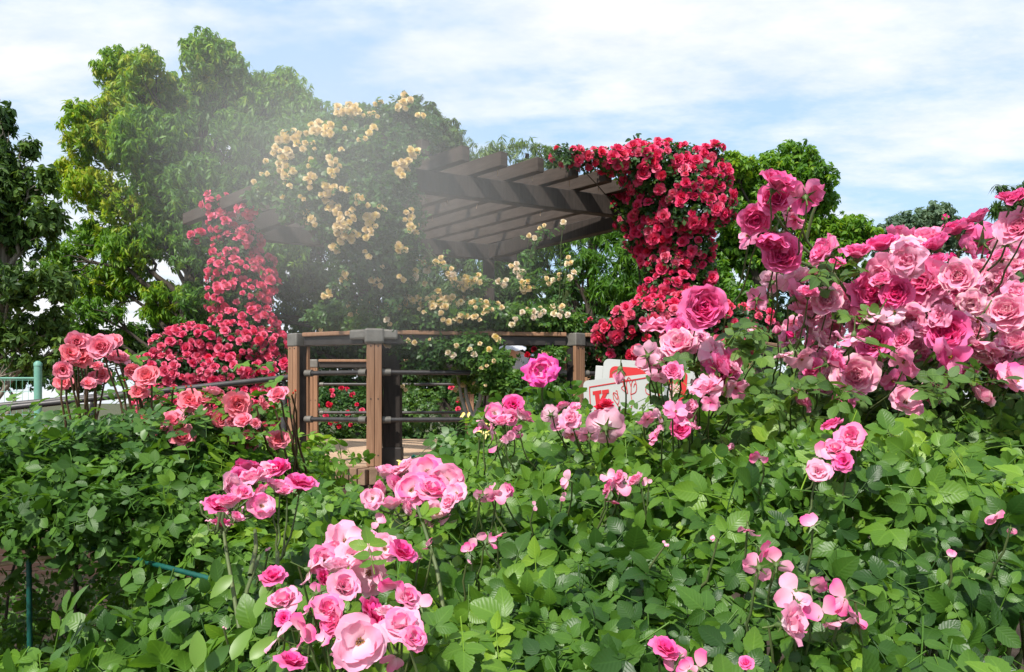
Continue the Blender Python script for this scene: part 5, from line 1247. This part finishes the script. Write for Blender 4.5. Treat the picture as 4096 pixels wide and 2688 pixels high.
pk += parse('''1395,185,170,faded.u 1640,370,178,pale.c 1300,455,150,spent.b 1400,600,118,spentdeep.b 1005,610,118,budpale.d 1870,310,90,faded.s 1975,430,150,spent.c 2060,620,176,pale.s 1540,600,100,full.d 1650,190,130,full.s 1900,830,150,faded.u 2220,790,130,spent.d 1960,950,95,spent.d 2200,590,90,open.s
270,1080,92,open.b 410,1010,72,open.u 480,1140,112,faded.c 530,1010,66,open.u 500,1280,108,spent.d 680,1290,120,spent.b 850,1220,190,open.b 1290,1120,120,spentdeep.d 1420,1120,112,spent.s 1590,1050,125,spentdeep.c 1730,1150,106,spent.d 1630,1230,108,full.c 1390,1290,122,spent.s 1780,1000,72,faded.s 2100,1430,120,spent.d 340,1190,70,open.c 1330,560,110,spent.c 1480,520,110,faded.s 1560,650,105,pale.c 1440,690,90,spent.d''', 2100, 1250, .3782)
pp_, ff_, rr_, kk_ = [], [], [], []
for (px, py, r, k) in pk:
    k, md = k.split('.')
    if k == 'full' and px > 800 and py > 255 and rng.random() < .4: k = 'pale'
    d = 1.92 - .30 * (py - 200) / 230 + rng.normal(0, .06)
    if px < 620: d = 1.72 + rng.normal(0, .03)
    if px < 860 and py < 265: d = 1.72 + rng.normal(0, .035)
    if px > 990 and py < 235: d = 1.5 + rng.normal(0, .03)
    r *= 1.10 if r < 20 else .98; d = max(d, 1.42); q = P(px, py, d); pp_.append(q); kk_.append(k); rr_.append(r * d / FPX); ff_.append(facing(q, md))
order = np.argsort([-r / q[1] for r, q in zip(rr_, pp_)])
for c, i in enumerate(order):
    put_bloom(pink, kk_[i], pp_[i], ff_[i], rr_[i], 'bud' if kk_[i].startswith('bud') else 'bloom')
# more blooms deeper in the mass, filling the gaps
fill = []
for _ in range(900):
    if len(fill) >= 96: break
    px, py = rng.uniform(790, 1024), rng.uniform(262, 400)
    if py < 300 + (900 - px) * .25 - 20: continue
    q = P(px, py, 1.90 + rng.normal(0, .08)); fill.append((q, facing(q, rng.choice(['c', 'u', 's'])), .032 * rng.uniform(.7, 1.15)))
merged_blooms(pink, 'faded', np.array([f[0] for f in fill[:44]]), [f[1] for f in fill[:44]], [f[2] for f in fill[:44]], 'faded_bloom_mass')
merged_blooms(pink, 'pale', np.array([f[0] for f in fill[44:]]), [f[1] for f in fill[44:]], [f[2] for f in fill[44:]], 'bloom_mass')
st = []
for q, f, r in zip(pp_, ff_, rr_):
    c = PB.C[np.argmin(np.linalg.norm(PB.C - q, axis=1))]; b = q + (c - q) * min(.25, .07 / max(np.linalg.norm(c - q), .01)) + [0, .09, -.07]; s = q - f * r * .6
    st.append((bend(s, b, .02, 6, .003), np.linspace(.0016, .0024, 6)))
for pts in (((800, 222), (806, 240), (822, 260), (842, 285), (870, 330)), ((770, 205), (782, 225), (800, 245), (835, 275)), ((760, 250), (790, 258), (815, 268)), ((822, 190), (812, 215), (806, 240))):
    st.append(([P(x_, y_, 1.73 + .02 * k) for k, (x_, y_) in enumerate(pts)], np.linspace(.0026, .004, len(pts))))
for px in (958, 982):
    st.append((bend(P(px, 255, 1.85), P(px - 6, 330, 1.95), 0, 6, .004), np.linspace(.003, .0042, 6)))
stem_parts(st, pink, 'cane')
a = Acc()
for _ in range(30):
    c = PB.C[rng.integers(len(PB.C))]; tube(a, bend((.95 + rng.normal(0, .25), 2.15 + rng.normal(0, .1), 0), c + rng.normal(0, .06, 3), 0, 7, .02), np.linspace(.012, .005, 7), 5)
a.build('canes', M['cane'], pink, True)

# the shoot standing up from the red climber
sh = thing('young_shoot', 'single upright leafy shoot above the red climber against the sky', 'shoot', tuple(P(641, 150, 7.5)))
a = Acc(); pts = [P(x_, y_, 7.5) for x_, y_ in ((641, 152), (640, 146), (637, 140), (633, 135))]; tube(a, pts, [.008, .007, .005, .003], 5)
tube(a, [P(638, 143, 7.5), P(644, 140, 7.5), P(650, 142, 7.5)], [.005, .004, .003], 4); a.build('stem', M['canered'], sh, True)
a = Acc()
for (x_, y_) in ((633, 135), (637, 133), (642, 134), (631, 139), (636, 139), (641, 138), (646, 140), (650, 143), (634, 143), (644, 144), (639, 146), (652, 139)):
    scatter(a, SINGLE, P(x_, y_, 7.5)[None], np.array([[rng.normal(0, .5), -.6, .5]]), np.array([[rng.normal(0, .7), 0, -.6]]), np.array([.075]), np.array([.3]))
a.build('leaves', M['leaf_small'], sh, True)

# ================================================================== person behind the roses
def skin_mesh(name, nodes, edges, m, parent, sub=2):
    """One continuous surface grown round a skeleton: nodes = {key: (xyz, rx, ry)}."""
    keys = list(nodes); me = bpy.data.meshes.new(name)
    me.from_pydata([tuple(nodes[k][0]) for k in keys], [(keys.index(a_), keys.index(b_)) for a_, b_ in edges], [])
    o = bpy.data.objects.new(name, me); COL.objects.link(o)
    sk = o.modifiers.new('skin', 'SKIN'); sk.use_smooth_shade = True
    ss = o.modifiers.new('sub', 'SUBSURF'); ss.levels = sub; ss.render_levels = sub
    for i_, k in enumerate(keys):
        v = me.skin_vertices[0].data[i_]; v.radius = nodes[k][1:3]; v.use_root = (i_ == 0)
    dg = bpy.context.evaluated_depsgraph_get(); dg.update()
    nm = bpy.data.meshes.new_from_object(o.evaluated_get(dg)); bpy.data.objects.remove(o)
    nm.materials.clear(); nm.materials.append(M[m])
    o = bpy.data.objects.new(name, nm); COL.objects.link(o); return adopt(o, parent)
pc = P(524, 400, 9.6); fx, fy = pc[0], 9.6; z0 = 1.0
man = thing('person', 'person in a white hat and navy trousers stooping behind the yellow and crimson roses', 'person', (fx, fy, z0))
def w3(x_, y_, z_): return np.array([fx + x_, fy + y_, z0 + z_ * .925])
nod = {'pelvis': (w3(.06, .10, .84), .15, .13), 'waist': (w3(-.02, .02, .98), .13, .11), 'chest': (w3(-.08, -.08, 1.12), .16, .12), 'neck': (w3(-.11, -.20, 1.20), .055, .055), 'jaw': (w3(-.13, -.27, 1.20), .065, .075), 'head': (w3(-.14, -.31, 1.26), .085, .095), 'crown': (w3(-.13, -.29, 1.34), .07, .07)}
ed = [('pelvis', 'waist'), ('waist', 'chest'), ('chest', 'neck'), ('neck', 'jaw'), ('jaw', 'head'), ('head', 'crown')]
for s_, sx in (('l', -1), ('r', 1)):
    nod.update({s_ + 'hip': (w3(.06 + sx * .10, .10, .78), .09, .09), s_ + 'knee': (w3(.06 + sx * .11, .03, .43), .058, .06), s_ + 'ankle': (w3(.06 + sx * .11, .10, .08), .038, .04), s_ + 'toe': (w3(.06 + sx * .12, -.05, .03), .04, .028),
                s_ + 'sho': (w3(-.08 + sx * .17, -.10, 1.13), .06, .06), s_ + 'elb': (w3(-.08 + sx * .24, -.22, .90), .042, .042), s_ + 'wri': (w3(-.08 + sx * .12, -.44, .92), .028, .026), s_ + 'palm': (w3(-.08 + sx * .09, -.51, .94), .035, .018)})
    ed += [('pelvis', s_ + 'hip'), (s_ + 'hip', s_ + 'knee'), (s_ + 'knee', s_ + 'ankle'), (s_ + 'ankle', s_ + 'toe'), ('chest', s_ + 'sho'), (s_ + 'sho', s_ + 'elb'), (s_ + 'elb', s_ + 'wri'), (s_ + 'wri', s_ + 'palm')]
    for f_ in range(5):
        o_ = (f_ - 1.5) * .018 if f_ < 4 else -.045; ln = (.06, .07, .065, .05, .04)[f_]
        b_ = w3(-.08 + sx * (.09 - o_), -.545 if f_ < 4 else -.51, .945); nod[f'{s_}f{f_}a'] = (b_, .009, .009); nod[f'{s_}f{f_}b'] = (b_ + [sx * -.006, -ln * .6, -.006], .008, .008); nod[f'{s_}f{f_}c'] = (b_ + [sx * -.014, -ln * .9, -.03], .007, .007)
        ed += [(s_ + 'palm', f'{s_}f{f_}a'), (f'{s_}f{f_}a', f'{s_}f{f_}b'), (f'{s_}f{f_}b', f'{s_}f{f_}c')]
bo = skin_mesh('body', nod, ed, 'skin', man)
bo.data.materials.append(M['shirt'])
for p_ in bo.data.polygons:
    c_ = (np.array(p_.center) - [fx, fy, z0])
    if .70 < c_[2] < 1.10 and -.30 < c_[0] < .22 and c_[1] > -.24: p_.material_index = 1
def grow(k, g): return (nod[k][0], nod[k][1] * g, nod[k][2] * g)
tk = ['pelvis', 'lhip', 'lknee', 'lankle', 'rhip', 'rknee', 'rankle', 'waist']
skin_mesh('trousers', {k: grow(k, 1.22 if 'ankle' not in k else 1.6) for k in tk}, [('pelvis', 'lhip'), ('lhip', 'lknee'), ('lknee', 'lankle'), ('pelvis', 'rhip'), ('rhip', 'rknee'), ('rknee', 'rankle'), ('pelvis', 'waist')], 'navy', man)
skin_mesh('shirt', {k: grow(k, 1.5) for k in ['chest', 'waist', 'lsho', 'lelb', 'rsho', 'relb']}, [('waist', 'chest'), ('chest', 'lsho'), ('lsho', 'lelb'), ('chest', 'rsho'), ('rsho', 'relb')], 'shirt', man)
for sx in (-1, 1):
    skin_mesh('shoe', {'a': (w3(.06 + sx * .11, .12, .035), .05, .045), 'b': (w3(.06 + sx * .12, -.07, .03), .05, .035)}, [('a', 'b')], 'black', man)
hc_ = w3(-.14, -.31, 1.30)
a = Acc()
prof = [(.165, -.045), (.16, -.03), (.11, .0), (.105, .03), (.10, .08), (.07, .115), (.0, .122)]
nS = 24; V = np.array([[hc_[0] + r_ * math.cos(6.283 * k / nS) * (1 + .03 * math.sin(k * 1.9)), hc_[1] + r_ * math.sin(6.283 * k / nS), hc_[2] + z_ - .35 * r_ * math.sin(6.283 * k / nS) * -.4 + (.012 * math.sin(k * 2.2) if r_ > .15 else 0)] for r_, z_ in prof for k in range(nS)])
a.add(V, np.array([[i_ * nS + k, i_ * nS + (k + 1) % nS, (i_ + 1) * nS + (k + 1) % nS, (i_ + 1) * nS + k] for i_ in range(len(prof) - 1) for k in range(nS)]))
hat = a.build('hat', M['hat'], man, True)
a = Acc(); a.add(np.concatenate([V[3 * nS:4 * nS] + [0, 0, -.006], V[3 * nS:4 * nS] + [0, 0, .02]]) * 1.0, np.array([[k, (k + 1) % nS, nS + (k + 1) % nS, nS + k] for k in range(nS)]))
vv = a.V[0]; vv[:, :2] = hc_[:2] + (vv[:, :2] - hc_[:2]) * 1.03; hb_ = a.build('hat_band', M['navy'], man, True)
skin_mesh('hair', {'a': (w3(-.13, -.27, 1.26), .085, .09), 'b': (w3(-.11, -.22, 1.22), .06, .06)}, [('a', 'b')], 'hair', man)

# ================================================================== mist drifting from the pergola
def mist():
    m, nt, out = mat('mist')
    tc = nt.nodes.new('ShaderNodeTexCoord')
    ln = nd(nt, 'ShaderNodeVectorMath', operation='LENGTH', ins={0: tc.outputs['Object']})
    f = nd(nt, 'ShaderNodeMapRange', interpolation_type='SMOOTHSTEP', ins={'Value': ln.outputs['Value'], 'From Min': 1.0, 'From Max': .0, 'To Min': 0.0, 'To Max': 1.0})
    n = noise(nt, 1.6, 3, .5, tc.outputs['Object'])
    d = math_(nt, 'MULTIPLY', math_(nt, 'MULTIPLY', f.outputs[0], math_(nt, 'ADD', n, .35)), MIST)
    v = nd(nt, 'ShaderNodeVolumePrincipled', ins={'Color': (.97, .97, .96, 1), 'Density': d, 'Anisotropy': -.15})
    nt.links.new(v.outputs[0], out.inputs['Volume'])
    bm = bmesh.new(); bmesh.ops.create_icosphere(bm, subdivisions=3, radius=1.0); me = bpy.data.meshes.new('mist'); bm.to_mesh(me); bm.free(); me.materials.append(m)
    o = bpy.data.objects.new('mist', me); COL.objects.link(o)
    o.location = tuple(P(335, 172, 5.9)); o.scale = (2.1, 1.3, 1.6); o.rotation_euler = (0, math.radians(25), 0)
    tag(o, 'soft pale mist hanging before the yellow climbing rose', 'mist', None, 'stuff')
MIST = .33
mist()

# ================================================================== light, sky, camera
sun_dir = unit(np.array([-.27, -.59, .76]))
el = math.asin(sun_dir[2]); az = math.atan2(sun_dir[0], sun_dir[1])
sl = bpy.data.lights.new('sun', 'SUN'); sl.energy = 3.6; sl.angle = math.radians(2.0); sl.color = (1.0, .955, .88)
so = bpy.data.objects.new('sun', sl); COL.objects.link(so)
so.rotation_mode = 'QUATERNION'; so.rotation_quaternion = Vector(tuple(sun_dir)).to_track_quat('Z', 'Y')

wd = bpy.data.worlds.new('World'); S.world = wd; wd.use_nodes = True
nt = wd.node_tree; nt.nodes.clear()
out = nt.nodes.new('ShaderNodeOutputWorld'); bg = nt.nodes.new('ShaderNodeBackground'); bg.inputs['Strength'].default_value = .125
sky = nt.nodes.new('ShaderNodeTexSky'); sky.sky_type = 'NISHITA'; sky.sun_disc = False; sky.sun_elevation = el; sky.sun_rotation = az
sky.air_density = 1.0; sky.dust_density = .6; sky.ozone_density = 1.5
tc = nt.nodes.new('ShaderNodeTexCoord')
sep = nt.nodes.new('ShaderNodeSeparateXYZ'); nt.links.new(tc.outputs['Generated'], sep.inputs[0])
dz = math_(nt, 'ADD', math_(nt, 'MAXIMUM', sep.outputs[2], 0.0), .16)
cx = nt.nodes.new('ShaderNodeCombineXYZ')
nt.links.new(math_(nt, 'DIVIDE', sep.outputs[0], dz), cx.inputs[0]); nt.links.new(math_(nt, 'DIVIDE', sep.outputs[1], dz), cx.inputs[1])
mp = nd(nt, 'ShaderNodeMapping', ins={'Vector': cx.outputs[0], 'Location': (CLX, CLY, 0), 'Rotation': (0, 0, .35), 'Scale': (.75, 1.25, 1)})
n1 = noise(nt, 1.15, 9, .60, mp.outputs[0]); n2 = noise(nt, 5.0, 6, .6, mp.outputs[0])
cov = math_(nt, 'ADD', n1, math_(nt, 'MULTIPLY', math_(nt, 'SUBTRACT', n2, .5), .22))
for (qx, qy, amp, wid) in ((880, 110, -.085, 16.0), (700, 140, -.05, 30.0), (560, 50, .015, 20.0), (60, 130, .05, 60.0), (200, 40, .035, 60.0), (30, 30, .02, 60.0), (960, 200, .07, 40.0)):
    dv = unit(P(qx, qy, 1.0) - np.array([0, 0, CAMZ]))
    dt = nd(nt, 'ShaderNodeVectorMath', operation='DOT_PRODUCT', ins={0: tc.outputs['Generated'], 1: tuple(dv)})
    g = math_(nt, 'POWER', 2.718, math_(nt, 'MULTIPLY', math_(nt, 'SUBTRACT', dt.outputs['Value'], 1.0), wid))
    cov = math_(nt, 'ADD', cov, math_(nt, 'MULTIPLY', g, amp))
# more cloud low over the horizon
cov = math_(nt, 'ADD', cov, math_(nt, 'MULTIPLY', math_(nt, 'SUBTRACT', 1.0, math_(nt, 'MULTIPLY', sep.outputs[2], 3.0), clamp=True), .10))
cl = ramp(nt, cov, [(.42, 0.0), (.53, .62), (.66, 1.0)])
shade = ramp(nt, n2, [(.3, (4.3, 4.5, 4.8)), (.7, (5.3, 5.3, 5.3))])
skyc = mix(nt, .75, sky.outputs[0], (2.75, 3.85, 5.05))
col = mix(nt, cl, skyc, shade)
nt.links.new(col, bg.inputs[0]); nt.links.new(bg.outputs[0], out.inputs[0])

cam = bpy.data.cameras.new('camera'); cam.sensor_width = 36; cam.lens = 36 * FPX / 1024; cam.shift_y = (HY - 336) / 1024
cam.clip_start = .05; cam.clip_end = 2000
co = bpy.data.objects.new('camera', cam); COL.objects.link(co); co.location = (0, 0, CAMZ); co.rotation_euler = (math.radians(90), 0, 0)
S.camera = co
S.view_settings.view_transform = 'Standard'; S.view_settings.look = 'None'; S.view_settings.gamma = 1; S.view_settings.exposure = EXPO
S.cycles.use_denoising = True
S.cycles.max_bounces = 8; S.cycles.transparent_max_bounces = 8; S.cycles.diffuse_bounces = 3; S.cycles.transmission_bounces = 5; S.cycles.volume_bounces = 3
S.cycles.volume_step_rate = 2.0
